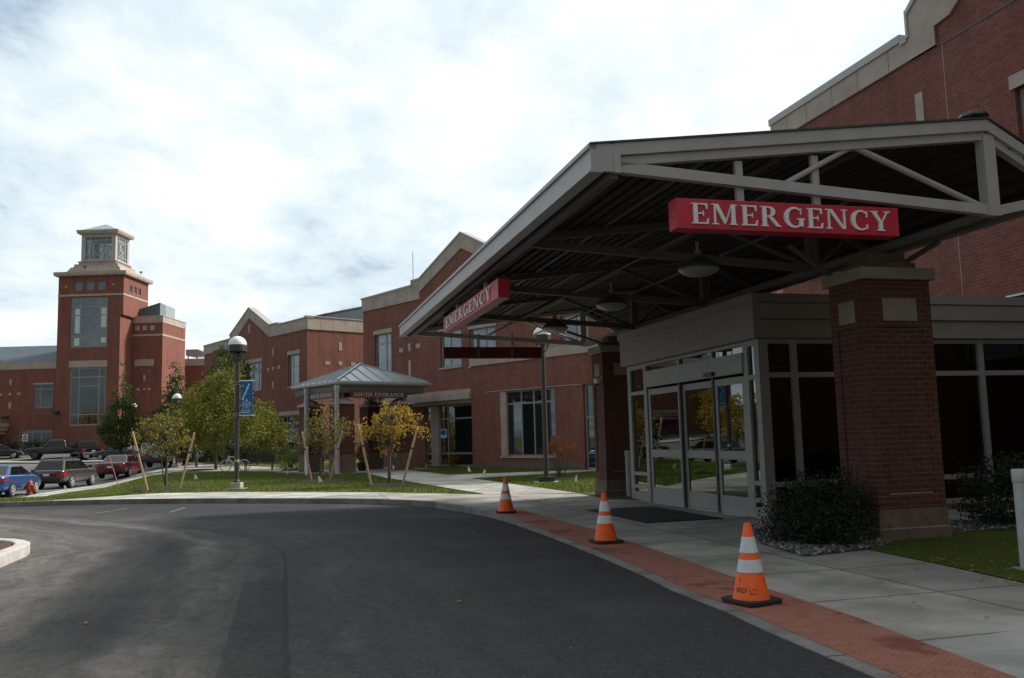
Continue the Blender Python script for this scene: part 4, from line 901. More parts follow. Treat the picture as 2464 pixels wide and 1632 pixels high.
# low wing left of the tower
t = Thing('west_wing', 'low red brick wing with slate blue roof left of the tower', 'building', T, (-12, 3, 1.3))
LY = .5
ol = [(-9.75,-7.64,6.03,8.6), (-11.33,-7.6,1.3,3.78)]
mb = MB(); wall(mb, 'y-', LY, -30, XL-.01, .5, 10.3, ol, .3); mb.box(-30, XL-.01, LY+.3, 12, .5, 10.3); t.part('wall', mb, M['brick_far'])
mb = MB(); mb.box(-13.1, XL-.01, LY-.05, LY-.001, 10.3, 11.0)
mb.prism([(-13.1,10.3),(-13.1,11.1),(-13.7,11.6),(-19,14.0),(-19,13.2),(-13.7,10.62)][::-1], lambda a, b, d: (a, LY+d, b), -.05, -.001)
mb.box(-30, XL, LY, 12, 10.3, 10.9); t.part('parapet_band', mb, M['stone'])
mb = MB(); mb.hexa([(-30,LY+.6,10.9),(XL-.02,LY+.6,10.9),(XL-.02,12,10.9),(-30,12,10.9)], [(-30,LY+6,13.6),(XL-.02,LY+6,13.5),(XL-.02,11,13.5),(-30,11,13.6)]); t.part('roof', mb, M['roof_blue'])
window(t, 'y-', LY, -9.75, -7.64, 6.03, 8.6, vs=(-9.03,), hs=(8.1,), inset=.12, bar=.11, gm='glass')
mb = MB(); mb.box(-9.85, -7.6, LY-.04, LY-.001, 8.6, 8.76); t.part('lintel', mb, M['stone'])
w = window(t, 'y-', LY, -11.33, -7.6, 1.3, 3.78, vs=(-9.8,-8.85), hs=(3.5,), inset=.12, bar=.13, gm='glass', name='storefront')
mb = MB(); mb.box(-10.95, -10.3, LY+.1, LY+.11, 2.5, 3.3); t.part('notice', mb, M['white'], w)
mb = MB(); mb.box(-10.85, -10.4, LY+.092, LY+.0995, 2.62, 2.74); mb.box(-10.85, -10.4, LY+.092, LY+.0995, 2.86, 2.98); mb.box(-10.72, -10.52, LY+.092, LY+.0995, 3.05, 3.22); t.part('notice_print', mb, M['steel_dim'], w)
for s, z, w_, h in ((-12.35,8.95,.26,.66),(-12.35,6.42,.26,.66),(-12.38,7.65,.36,0),(-11.4,7.66,.4,.24),(-13.5,7.62,.4,.24)): accent(t, 'y-', LY, s, z, w_, h)
for s, z in ((-12.4,5.1),(XL+.28,5.5)): mb = MB(); mb.box(s-.28, s+.28, LY-1.0, LY-.55, z-.14, z+.12); mb.box(s-.05, s+.05, LY-.55, LY, z-.05, z+.05); t.part('floodlight', mb, M['black'])
mb = MB(); mb.box(-20, -12.35, LY-2.0, LY-.001, 4.1, 4.5); mb.box(-20, -12.5, LY-1.8, LY-.001, 3.7, 4.1); mb.box(-20, -12.75, LY-1.6, LY-.001, 3.3, 3.7); mb.box(-13.0, -12.8, LY-1.5, LY-1.3, 1.0, 3.3); t.part('porch', mb, M['stone'])

# ------------------------------------------------------------------ pavilion at the south entrance
t = Thing('pavilion', 'open pavilion with hipped zinc roof and brick pillars on the lawn', 'pavilion', PV, (2.9, 2.4, 0))
ex0, ex1, ey0, ey1, ez = .12, 5.65, -.05, 4.85, 4.28
mb = MB()
prof = [(0,0),(-.09,.03),(-.16,.12),(-.20,.26),(0,.26)]
for a in range(4):
    pass
mb.hexa([(ex0+.2,ey0+.2,ez),(ex1-.2,ey0+.2,ez),(ex1-.2,ey1-.2,ez),(ex0+.2,ey1-.2,ez)], [(ex0,ey0,ez+.1),(ex1,ey0,ez+.1),(ex1,ey1,ez+.1),(ex0,ey1,ez+.1)])
mb.box(ex0-.04, ex1+.04, ey0-.04, ey1+.04, ez+.1, ez+.26); t.part('gutter_fascia', mb, M['steel'], bevel=.03)
A = Vector(((ex0+ex1)/2, (ey0+ey1)/2, 5.62)); e0 = ez+.27
c4 = [Vector((ex0+.1,ey0+.1,e0)), Vector((ex1-.1,ey0+.1,e0)), Vector((ex1-.1,ey1-.1,e0)), Vector((ex0+.1,ey1-.1,e0))]
mb = MB(); mb.add([*c4, A], [(0,1,4),(1,2,4),(2,3,4),(3,0,4),(3,2,1,0)]); rf = t.part('roof', mb, M['roof_metal'])
mb = MB(); up = Vector((0,0,.03))
for i in range(4):
    a, b_ = c4[i], c4[(i+1)%4]; mb.bar(a+up, A+up, .09, .07)
    mid = (a+b_)/2; n = 8
    for k in range(1, n):
        u = k/n; p = a.lerp(b_, u); q = p.lerp(A + (p-mid), 1) if False else None
        s = 1-abs(2*u-1); top = p + (A-mid)*s; mb.bar(p+up*.7, top+up*.7, .035, .055)
t.part('standing_seams', mb, M['roof_metal'], rf)
mb = MB(); mb.box(ex0+.35, ex1-.35, ey0+.35, ey1-.35, ez-.12, ez-.01); t.part('soffit', mb, M['deck'])
for x0, y0, x1, y1 in ((.18,.05,5.3,.15),(.18,4.5,5.3,4.6)): mb = MB(); mb.box(x0, x1, y0+.02, y1+.02, ez-.32, ez-.005); t.part('beam', mb, M['steel_dim'])
for x in (.18, 5.2): mb = MB(); mb.box(x, x+.1, .18, 4.5, ez-.318, ez-.006); t.part('beam', mb, M['steel_dim'])
for x, y in ((.0,-.2),(.0,3.0),(5.2,4.4)):
    mb = MB(); mb.box(x, x+.16, y, y+.16, -.05, 4.05); mb.box(x-.02, x+.18, y-.02, y+.18, 4.05, 4.3); t.part('post', mb, M['steel'])
    mb = MB(); mb.tube([(x+.08,y+.2,3.5),(x+.08,y+.65,3.98)], .035, 6); t.part('brace', mb, M['steel_dim'])
for x, y in ((.28,.1),(3.72,.1),(.28,3.4),(3.9,3.4)):
    mb = MB(); mb.box(x, x+.9, y, y+.9, .9, 3.4); pl = t.part('brick_pier', mb, M['brick'])
    mb = MB(); mb.box(x-.03, x+.93, y-.03, y+.93, -.1, .9); t.part('base', mb, M['stone_base'], pl)
    mb = MB(); mb.box(x-.07, x+.97, y-.07, y+.97, 3.4, 3.52); mb.hexa([(x+.02,y+.02,3.52),(x+.88,y+.02,3.52),(x+.88,y+.88,3.52),(x+.02,y+.88,3.52)], [(x+.3,y+.3,3.72),(x+.6,y+.3,3.72),(x+.6,y+.6,3.72),(x+.3,y+.6,3.72)]); mb.box(x+.38, x+.52, y+.38, y+.52, 3.7, 4.2); t.part('cap', mb, M['stone'], pl)
    mb = MB()
    for sx in (-1, 1): mb.tube([(x+.45,y+.45,3.7),(x+.45+sx*.55,y+.45,4.1)], .035, 6)
    t.part('strut', mb, M['steel_dim'], pl)
sheet('pavilion_floor', [tuple(PV.w(p)[:2]) for p in ((-.5,-.6,0),(6.2,-.6,0),(6.2,6,0),(-.5,6,0))], lambda x, y: gz(x, y)+.02, M['concrete_walk'])
M['sign_dark'] = plain('dark_red_sign', (.115,.035,.032), .6, var=.1); M['sign_text'] = plain('sign_lettering_grey', (.50,.53,.52), .5, var=.03)
def pav_sign(label, f, s0, s1, base):
    t = Thing('entrance_sign', label, 'sign', PV, base, 'SOUTH ENTRANCE signs on the pavilion')
    lo, hi = min(s0, s1), max(s0, s1)
    mb = MB(); mb.hexa([f(lo,0,3.70), f(hi,0,3.70), f(hi,.08,3.70), f(lo,.08,3.70)], [f(lo,0,4.02), f(hi,0,4.02), f(hi,.08,4.02), f(lo,.08,4.02)]); t.part('sign_board', mb, M['sign_dark'])
    L = hi-lo; mb = MB()
    if s1 > s0: letters(mb, 'SOUTH ENTRANCE', .19, s0+L*.055, 3.765, f, .02, L*.88)
    else: letters(mb, 'SOUTH ENTRANCE', .19, 0, 3.765, lambda s, d, z: f(s0-L*.055-s, d, z), .02, L*.88)
    t.part('lettering', mb, M['sign_text'])
    for s in (lo+.2, hi-.24): mb = MB(); mb.hexa([f(s,.02,4.02), f(s+.04,.02,4.02), f(s+.04,.06,4.02), f(s,.06,4.02)], [f(s,.02,4.12), f(s+.04,.02,4.12), f(s+.04,.06,4.12), f(s,.06,4.12)]); t.part('hanger', mb, M['steel_dim'])
pav_sign('dark red SOUTH ENTRANCE sign on the front eave of the pavilion', lambda s, d, z: (s, -.02+d, z), .88, 4.22, (2.5, 0, 3.7))
pav_sign('shaded SOUTH ENTRANCE sign on the left side of the pavilion, partly behind a post', lambda s, d, z: (.10+d, s, z), 2.75, .05, (.1, 1.4, 3.7))

# ------------------------------------------------------------------ traffic cones
def make_cone():
    t = Thing('traffic_cone', '', 'cone', loc=(0,0,0))
    def rad(z): return .165 - (.165-.032)*(z-.035)/(.70-.035)
    def band(z0, z1, e=0): return [(rad(z0)+e, z0), (rad(z1)+e, z1)]
    mb = MB(); mb.lathe([(.178,.034),(rad(.05),.05),(rad(.70),.70),(.022,.708),(.018,.69)], 28); t.part('cone_body', mb, M['orange'], smooth=50)
    for a, b in ((.275,.385),(.445,.585)):
        mb = MB(); n = 28; e = .0025
        pr = [(rad(a)+.0005,a),(rad(a)+e,a+.001),(rad(b)+e,b-.001),(rad(b)+.0005,b)]; m = len(pr)
        vs = [(r*math.cos(2*math.pi*k/n), r*math.sin(2*math.pi*k/n), z) for r, z in pr for k in range(n)]
        mb.add(vs, [(i*n+k, i*n+(k+1)%n, (i+1)*n+(k+1)%n, (i+1)*n+k) for i in range(m-1) for k in range(n)]); t.part('reflective_band', mb, M['reflect'], smooth=50)
    mb = MB(); s = .205; c = .06
    pl = [(-s+c,-s),(s-c,-s),(s-.015,-s+.015),(s,-s+c),(s,s-c),(s-.015,s-.015),(s-c,s),(-s+c,s),(-s+.015,s-.015),(-s,s-c),(-s,-s+c),(-s+.015,-s+.015)]
    mb.prism(pl, lambda a, b, d: (a, b, d), .004, .042); t.part('base', mb, M['rubber'], bevel=.008)
    return t.o
c0 = make_cone()
cones = [(2.10, 8.22, 'orange traffic cone nearest the camera, with black stencil marks on its body', .5), (1.27, 12.98, 'orange traffic cone in front of the entrance doors, middle of the row', .2), (-.22, 18.5, 'small looking orange traffic cone at the far end of the brick strip', .05)]
objs = [c0, copy_tree(c0), copy_tree(c0)]
for o, (x, y, lab, rz_) in zip(objs, cones):
    o.location = (x, y, .008); o.rotation_euler.z = rz_; tag(o, lab, 'cone', 'traffic cones along the brick strip')
objs[1].rotation_euler.z = .32
# faded stencil on the near cone: wrapped onto its surface, scuffed and half worn away
mb = MB(); random.seed(3)
def onc(a, z, e=.0012):
    r = .165 - .133*(z-.035)/.665 + e; return (r*math.cos(a), r*math.sin(a), z)
def mark(s, z, w, h):   # s = metres round the cone
    a0 = R(-112) - .5 + s/.15; a1 = a0 + w/.15
    vs = [onc(a0+(a1-a0)*k/3, zz) for zz in (z, z+h) for k in range(4)]; mb.add(vs, [(k, k+1, 5+k, 4+k) for k in range(3)])
for i, ch in enumerate('DPWER'):
    s = -.125 + i*.022
    mark(s, .105, .006, .042); mark(s+.006, .139, .010, .008)
    if ch in 'DPR': mark(s+.016, .122, .005, .018); mark(s+.006, .120, .010, .007)
    if ch in 'DEW': mark(s+.006, .105, .010, .007)
    if ch in 'DW': mark(s+.016, .105, .005, .02)
mark(-.105, .20, .006, .030); mark(-.099, .222, .010, .008); mark(-.099, .197, .012, .007)
for k in range(8): mark(-.02+random.random()*.09, .09+random.random()*.05, .006+random.random()*.03, .003+random.random()*.004)
mb.build('stencil_marks', plain('worn_stencil_paint', (.22,.045,.01), .7, var=.7, scale=60), objs[0])

# ------------------------------------------------------------------ bollards, mat, gravel
def bollard(label, x, y, h, lean):
    t = Thing('bollard', label, 'bollard', loc=(x, y, 0)); t.o.rotation_euler.y = lean
    mb = MB(); mb.lathe([(.065,-.1),(.065,h-.10),(.060,h-.095)], 20); t.part('post', mb, M['galv'], smooth=40)
    mb = MB(); mb.lathe([(.071,h-.14),(.074,h-.135),(.074,h-.01),(.068,h),(.0,h+.004)], 20); t.part('cap', mb, M['galv'], smooth=40)
    mb = MB(); mb.box(-.11, .11, -.11, .11, 0, .016); t.part('base_plate', mb, M['concrete_walk'])
bollard('pale grey steel bollard in front of the far brick pillar', 2.80, 22.24, 1.14, 0)
bollard('pale grey bollard on the grass at the right edge near the bush', 5.42, 9.66, 1.06, 0)
mb = MB(); c = [(2.16,17.55),(3.42,18.2),(3.95,16.8),(2.68,15.45)]
t = Thing('door_mat', 'flat black rubber mat on the concrete before the sliding doors', 'mat', E, (-.9, 5.6, 0))
mb = MB(); mb.prism([(-1.75,3.9),(-.25,3.9),(-.25,7.0),(-1.75,7.0)], lambda a, b, d: (a, b, d), .004, .016)
t.part('rubber_sheet', mb, M['mat'], bevel=.004)
mb = MB()
for i in range(18): x = -1.68 + i*.08; mb.box(x, x+.04, 3.98, 6.92, .0161, .019)
t.part('rib', mb, M['mat'])
def inpoly(x, y, poly):
    c = False
    for (x1, y1), (x2, y2) in zip(poly, poly[1:]+poly[:1]):
        if (y1 > y) != (y2 > y) and x < (x2-x1)*(y-y1)/(y2-y1)+x1: c = not c
    return c
def scatter(poly, n, seed):
    r = random.Random(seed); xs = [p[0] for p in poly]; ys = [p[1] for p in poly]; out = []
    while len(out) < n:
        x, y = r.uniform(min(xs), max(xs)), r.uniform(min(ys), max(ys))
        if inpoly(x, y, poly): out.append((x, y))
    return out
def gravel(name, poly, n, seed, label):
    r = random.Random(seed); mb = MB()
    for x, y in scatter(poly, n, seed):
        s = r.uniform(.012, .034); h = s*r.uniform(.5, .9); k = r.uniform(0, 6.28); m = 6
        z = r.uniform(0, .03)
        mb.add([(x+s*r.uniform(.7,1.2)*math.cos(k+i*2*math.pi/m), y+s*r.uniform(.6,1.1)*math.sin(k+i*2*math.pi/m), z) for i in range(m)] + [(x+s*.55*math.cos(k+i*2*math.pi/m), y+s*.5*math.sin(k+i*2*math.pi/m), z+h) for i in range(m)],
               [tuple(range(m))[::-1], tuple(range(m, 2*m))] + [(i, (i+1)%m, m+(i+1)%m, m+i) for i in range(m)])
    o = mb.build(name, M['gravel']); tag(o, label, 'gravel', kind='stuff')
m, nt, b = nodes('gravel_stones'); tt_ = NT(nt); c_ = tt_.ramp(tt_.n('ShaderNodeNewGeometry').outputs['Random Per Island'], [(0, (.04,.043,.046)), (.5, (.12,.125,.13)), (1, (.28,.29,.29))]); tt_.l(c_, b.inputs['Base Color']); b.inputs['Roughness'].default_value = .7; M['gravel'] = m
GR = [(3.33,12.4),(3.50,11.05),(4.42,11.5),(4.95,11.95),(4.95,12.3),(4.3,14.5),(3.6,14.0)]
sheet('gravel_bed', [(a, b_) for a, b_ in GR], lambda x, y: .014, M['soil'])
gravel('gravel', GR, 1900, 5, 'grey crushed stone under the dark bush by the near pillar')
GR2 = [(6.2,13.0),(9.5,13.9),(9.2,15.2),(5.6,14.2)]
sheet('gravel_bed', GR2, lambda x, y: .014, M['soil']); gravel('gravel', GR2, 1500, 6, 'grey crushed stone strip behind the near pillar')
GR3 = [(1.7,24.0),(2.2,21.65),(2.9,21.1),(3.2,21.6),(2.9,24.2)]
sheet('grass_patch', GR3, lambda x, y: .014, M['grass'])

# ------------------------------------------------------------------ plants
LEAF = [(0,0),(.5,.35),(1.,0.),(.5,-.35)]
def leaf_cloud(mb, pts, size, r, up=.35, jit=.35):
    n = len(pts); P = np.array(pts, float)
    rs = np.random.RandomState(r)
    d = rs.normal(size=(n,3)); d /= np.linalg.norm(d, axis=1)[:,None]
    e = rs.normal(size=(n,3)); e[:,2] += up*2; e -= (e*d).sum(1)[:,None]*d; e /= np.linalg.norm(e, axis=1)[:,None]
    s = size*(1-jit+2*jit*rs.rand(n))[:,None]
    V = np.stack([P - d*s*.5, P + e*s*.32, P + d*s*.5, P - e*s*.32], 1).reshape(-1,3)
    base = len(mb.v); mb.v += [tuple(v) for v in V]
    mb.f += [[base+4*i, base+4*i+1, base+4*i+2, base+4*i+3] for i in range(n)]; mb.m += [0]*n
def crown_pts(lobes, n, seed, clump=.22, shell=.55, per=26):
    """lobes: (cx,cy,cz,rx,ry,rz). Leaves sit in clumps spread through the lobes' volume, denser to the outside"""
    r = random.Random(seed); out = []; cents = []
    vol = [l[3]*l[4]*l[5] for l in lobes]; tot = sum(vol)
    for l, v in zip(lobes, vol):
        for _ in range(max(1, int(n*v/tot/per))):
            while True:
                d = Vector((r.uniform(-1,1), r.uniform(-1,1), r.uniform(-1,1)))
                if .05 < d.length < 1: break
            d = d.normalized()*(d.length**shell)*(.82+.3*r.random())
            c = (l[0]+d.x*l[3], l[1]+d.y*l[4], l[2]+d.z*l[5]); cents.append(c); cl = clump*r.uniform(.55, 1.3)
            for _ in range(int(per*r.uniform(.5,1.4))): out.append((c[0]+r.gauss(0,cl), c[1]+r.gauss(0,cl), c[2]+r.gauss(0,cl*.75)))
    return out, cents
def tree(name, label, x, y, h_trunk, lobes, n, size, mat, trunk_r=.05, seed=1, group=None, clump=.22, per=26, cat='tree', limbs=16, shell=.55, h_top=None, fork=None):
    z = gz(x, y); t = Thing(name, label, cat, loc=(x, y, z), group=group); r = random.Random(seed)
    pts, cents = crown_pts(lobes, n, seed, clump, shell, per)
    mb = MB(); leaf_cloud(mb, pts, size, seed); t.part('crown', mb, mat)
    ht = h_top or max(l[2]+l[5]*.5 for l in lobes)
    mb = MB(); px, py = 0, 0; seg = []
    for k in range(7):
        zz = -.1 + (ht+.1)*k/6; seg.append((px, py, zz)); px += r.uniform(-.03, .03)*ht/3; py += r.uniform(-.03,.03)*ht/3
    mb.tube(seg, trunk_r*1.15, 9, trunk_r*.25)
    if fork: mb.tube([(0,0,.0),(fork,.03,.5),(fork*1.6,.05,1.1),(fork*2.4,.1,1.9)], trunk_r*.8, 7, trunk_r*.2)
    r.shuffle(cents)
    for c in cents[:limbs]:
        zz = max(h_trunk*.85, min(ht*.9, c[2]*.55+h_trunk*.35)); b0 = (0, 0, zz); md = (c[0]*.5, c[1]*.5, (zz+c[2])/2+.08)
        mb.tube([b0, md, c], trunk_r*.42, 6, trunk_r*.08)
    t.part('trunk', mb, M['bark'], smooth=True)
    return t
def pit(label, x, y, rx, ry):
    mb = MB(); n = 26; r = random.Random(int(x*100)); rr = [r.uniform(.9,1.1) for _ in range(n)]; z0 = gz(x, y)
    vs = [(x+rx*rr[k]*math.cos(2*math.pi*k/n), y+ry*rr[k]*math.sin(2*math.pi*k/n), z0-.02) for k in range(n)] + [(x+rx*.6*rr[k]*math.cos(2*math.pi*k/n), y+ry*.6*rr[k]*math.sin(2*math.pi*k/n), z0+.07+r.uniform(-.02,.02)) for k in range(n)] + [(x, y, z0+.09)]
    mb.add(vs, [(k, (k+1)%n, n+(k+1)%n, n+k) for k in range(n)] + [(n+k, n+(k+1)%n, 2*n) for k in range(n)])
    tag(mb.build('mulch_bed', M['mulch']), label, 'mulch', kind='stuff')
# three young staked trees on the lawn
T1 = tree('staked_tree', 'young staked tree with sparse olive and gold leaves nearest the parked cars', -13.2, 33.75, 1.3, [(-.2,0,2.05,1.05,1.0,.75),(-.75,.1,1.95,.45,.6,.45),(.55,0,1.8,.5,.6,.55),(.1,0,2.75,.5,.5,.4),(-.1,0,1.4,.65,.7,.35),(-.5,0,2.5,.4,.4,.35)], 1500, .11, M['leaf_mixed'], .05, 11, 'young staked trees on the lawn', clump=.10, per=10, limbs=60, fork=-.12)
T2 = tree('staked_tree', 'young staked tree with olive leaves in front of the pavilion post', -7.85, 35.9, 1.2, [(.25,0,2.05,.95,.9,.65),(-.65,0,1.75,.45,.6,.4),(.1,0,2.75,.45,.5,.45),(1.0,0,2.1,.4,.5,.4),(.2,0,1.4,.5,.5,.35)], 1350, .11, M['leaf_olive'], .045, 23, 'young staked trees on the lawn', clump=.11, per=10, limbs=50)
T3 = tree('staked_tree', 'young staked tree with bright golden leaves beside the path', -4.4, 31.1, 1.2, [(.15,0,2.1,.9,.8,.6),(-.85,0,1.95,.5,.55,.35),(1.1,0,1.75,.32,.4,.32),(.2,0,2.65,.5,.5,.3),(.8,0,2.45,.4,.4,.3),(.0,0,1.35,.38,.4,.33),(-1.05,0,1.7,.3,.3,.25)], 1700, .105, M['leaf_gold'], .06, 37, 'young staked trees on the lawn', clump=.10, per=11, limbs=54)
pit('oval mulch bed under the staked tree nearest the cars', -13.2, 33.6, 1.5, .8); pit('oval mulch bed under the staked tree before the pavilion', -7.6, 35.2, 1.35, 1.1); pit('oval mulch bed under the golden staked tree', -4.3, 30.7, 1.1, .9)
pit('flat mulch bed on the lawn in front of the pavilion', -9.3, 40.3, 1.15, .8); pit('mulch bed round the rust coloured shrub', 1.55, 32.0, .95, .8); pit('mulch bed beside the path below the green shrub', -12.3, 50.6, 1.2, .8); pit('mulch bed at the foot of the big turning tree', -19.4, 55.0, 1.1, .9)
def stake(label, a, b, r=.042, mat='wood', group='stakes of the young trees'):
    x, y = a; z = gz(x, y); t = Thing('wooden_stake', label, 'stake', loc=(x, y, z), group=group)
    top = Vector((b[0]-x, b[1]-y, b[2]-z)); mb = MB(); mb.tube([top*-.05, top*.5, top], r, 8, r*.93); mb.tube([top, top*1.012], r*.93, 8, r*.5); t.part('pole', mb, M[mat], smooth=True)
    p = top*.66; mb = MB(); mb.tube([p-top.normalized()*.03, p+top.normalized()*.03], r*1.12, 8); t.part('tie', mb, M['black'])
stake('left stake of the olive gold tree by the cars', (-13.45,32.7), (-14.0,32.6,2.10)); stake('right stake of the olive gold tree by the cars', (-12.32,32.8), (-11.78,32.7,2.0))
stake('left stake of the tree before the pavilion', (-8.05,35.3), (-8.38,35.1,1.95)); stake('right stake of the tree before the pavilion', (-7.35,35.3), (-6.8,35.1,1.95), .036)
stake('left stake of the golden tree', (-4.9,30.4), (-5.3,30.2,2.10)); stake('right stake of the golden tree, leaning out', (-3.85,30.3), (-3.3,30.1,1.92))
stake('short thin orange stake in the grass before the red car', (-19.75,44.5), (-20.3,44.6,1.15), .022, 'wood_or', None)
# bigger trees
big = 'grown trees between the lawn and the wings'
tree('maple_tree', 'large turning tree with green and yellow leaves behind the banner lamp post', -18.7, 55.8, 1.6, [(.1,0,3.0,2.5,2.2,1.8),(.4,0,4.7,1.5,1.5,1.5),(-1.6,0,2.9,1.3,1.3,1.3),(2.0,0,2.5,1.2,1.2,1.1),(.6,0,6.0,.8,.8,.9),(1.6,0,4.0,.9,.9,.8)], 14000, .15, M['leaf_turn'], .10, 41, big, clump=.24, limbs=24)
tree('maple_tree', 'rusty olive leaved tree left of the large turning tree', -21.6, 60.5, 1.5, [(0,0,3.4,1.7,1.7,1.6),(.2,0,4.6,1.0,1.0,.9)], 4200, .16, M['leaf_olive'], .08, 43, big, clump=.24)
tree('broadleaf_tree', 'tall dark green tree rising behind the large turning tree', -21.0, 64.5, 2.5, [(.4,0,6.4,1.5,1.5,2.0),(.5,0,8.0,1.0,1.0,.8),(.2,0,4.4,1.8,1.8,1.6)], 6500, .17, M['leaf_dark'], .12, 47, big, clump=.25)
tree('broadleaf_tree', 'low green tree before the gabled wing windows right of the lamp post', -17.6, 61.0, 1.2, [(.0,0,2.6,1.6,1.5,1.4),(1.0,0,2.0,1.1,1.1,1.0),(.4,0,3.6,.8,.8,.7)], 4400, .16, M['leaf_turn'], .08, 53, big, clump=.24)
tree('conical_tree', 'dark conical tree in front of the tower base', -31.2, 70.5, 1.2, [(.1,0,2.6,1.75,1.7,1.4),(.1,0,4.1,1.25,1.3,1.4),(.05,0,5.6,.75,.75,1.3),(.1,0,7.1,.32,.32,1.2),(-.9,0,3.2,.8,.8,.9)], 7500, .16, M['leaf_dark'], .12, 59, big, clump=.22, limbs=24)
tree('conical_tree', 'slender dark conical tree beside the brick annex', -33.4, 87.5, 1.4, [(0,0,4.2,1.3,1.3,2.0),(0,0,6.4,.8,.8,1.6),(0,0,8.0,.4,.4,.9)], 4200, .2, M['leaf_dark'], .1, 61, big, clump=.25)
tree('conical_tree', 'dark green tree half hidden behind the rusty olive tree', -28.5, 74, 1.4, [(0,0,3.0,1.8,1.8,1.9),(0,0,5.0,1.0,1.0,1.2)], 4000, .18, M['leaf_dark'], .1, 67, big, clump=.25)
# shrubs and hedges
def shrub(name, label, x, y, lobes, n, size, mat, seed, group=None, clump=.09, per=30, cat='shrub', stems=6):
    z = gz(x, y); t = Thing(name, label, cat, loc=(x, y, z), group=group); pts, cents = crown_pts(lobes, n, seed, clump, .45, per)
    pts = [p for p in pts if p[2] > .01]
    mb = MB(); leaf_cloud(mb, pts, size, seed, .2); t.part('foliage', mb, mat)
    mb = MB(); r = random.Random(seed); r.shuffle(cents)
    for c in cents[:stems]: mb.tube([(c[0]*.2, c[1]*.2, -.05), (c[0]*.5, c[1]*.5, c[2]*.5), c], .014, 5, .005)
    t.part('stem', mb, M['bark'])
shrub('dark_bush', 'dense dark green bush growing against the near brick pillar', 4.12, 12.25, [(0,0,.40,.52,.5,.42),(.40,.3,.42,.36,.42,.40),(-.36,.15,.34,.34,.40,.34),(.1,-.25,.25,.5,.35,.26),(-.15,.1,.8,.25,.25,.16),(.35,.2,.85,.2,.2,.14)], 11000, .045, M['leaf_yew'], 71, 'dark bushes by the entrance', clump=.10, stems=24)
shrub('dark_bush', 'dark green bush behind the near pillar at the right edge', 7.55, 13.75, [(0,0,.5,.75,.7,.55),(.6,.1,.52,.5,.5,.5)], 8000, .05, M['leaf_yew'], 73, 'dark bushes by the entrance', clump=.09, stems=10)
shrub('rust_shrub', 'airy rust orange shrub beside the dark lamp pole', 1.6, 31.9, [(.05,0,1.25,.42,.4,.28),(-.1,0,1.0,.4,.35,.22)], 900, .06, M['leaf_orange'], 79, clump=.1, stems=16)
shrub('green_shrub', 'low green and ochre shrub beside the path left of the pavilion', -12.35, 50.6, [(0,0,.55,.8,.6,.5),(.6,0,.5,.5,.5,.4),(-.7,0,.4,.4,.4,.4)], 2200, .09, M['leaf_turn'], 83)
for i, (x, y, lab) in enumerate(((-3.3, 48.6, 'small dark bush left of the ground floor window'), (1.9, 43.2, 'small dark bush below the right end of the ground floor window'))):
    shrub('low_bush', lab, x, y, [(0,0,.3,.5,.4,.3)], 900, .07, M['leaf_orange'] if i == 0 else M['leaf_yew'], 85+i, clump=.09)
shrub('hedge', 'long dark hedge in front of the gabled wing', -15.5, 62.5, [(-3.6+1.2*i, 1.1*(3.0-i)*.9, .65, .95, .7, .62) for i in range(8)], 8000, .11, M['leaf_dark'], 91, None, .14)
shrub('hedge', 'dark hedge at the foot of the low brick wing by the black pickup truck', -51.5, 91, [(-3.0+1.3*i, .1*i, .75, .95, .7, .75) for i in range(6)], 5200, .14, M['leaf_yew'], 93, None, .17)
shrub('hedge', 'dark hedge under the trees beyond the cross path', -25.0, 71.5, [(-2.4+1.2*i, -.4*i, .65, .95, .7, .62) for i in range(6)], 5200, .13, M['leaf_dark'], 95, None, .15)
# trees across the road outside the picture, seen only as reflections in the doors and windows
refl = 'golden trees seen reflected in the sliding doors'
for i, (x, y, h, mt) in enumerate(((-37,56,4.6,'leaf_gold'),(-43,53,5.5,'leaf_turn'),(-46.5,69,5.5,'leaf_gold'),(-54,80,6,'leaf_gold'),(-60,88,6,'leaf_turn'),(-50,62,6,'leaf_gold'))):
    tree('roadside_tree', 'golden roadside tree reflected in the sliding door glass', x, y, 1.6, [(0,0,h*.55,1.8,1.8,h*.36),(.3,0,h*.8,1.2,1.2,h*.2)], 2600, .26, M[mt], .14, 101+i, refl, clump=.4, limbs=8)
# grass blades and fallen leaves
def blades(name, polys, label, h, wd, lim):
    mb = MB(); r = random.Random(99)
    for poly, n in polys:
        for x, y in scatter(poly, n, int(n)):
            z = gz(x, y)-.01; a = r.uniform(0, 6.28); hh = h*r.uniform(.5,1.3); w = wd*r.uniform(.7,1.3); lx, ly = r.gauss(0,hh*.45), r.gauss(0,hh*.45)
            b0 = len(mb.v); mb.v += [(x+w*math.cos(a), y+w*math.sin(a), z), (x-w*math.cos(a), y-w*math.sin(a), z), (x+lx, y+ly, z+hh)]; mb.f.append([b0,b0+1,b0+2]); mb.m.append(0)
    me_o = mb.build(name, M['blade']); tag(me_o, label, 'grass', kind='stuff')
FRONT = [(-14.0,28.0),(-13.0,30.3),(-9.94,29.8),(-6.73,28.4),(-3.79,26.9),(-1.0,24.9),(-2.7,29.5),(-5.6,37.5),(-7.3,43.0),(-9.5,45.2),(-14,50),(-17.5,52),(-20.5,50),(-20.7,44),(-20.4,40.3),(-19.2,36),(-17.8,31),(-16,27.2)]
blades('grass_blades', [(FRONT, 42000), ([(1.75,24.1),(-1.6,34.4),(3.6,38.2),(4.5,33),(3.4,25)], 9000), ([(-2.8,38.6),(3.2,40.2),(2.4,42.5),(-3.9,50),(-5.4,45.9)], 9000)], 'short green lawn grass between the path and the road', .075, .014, 0)
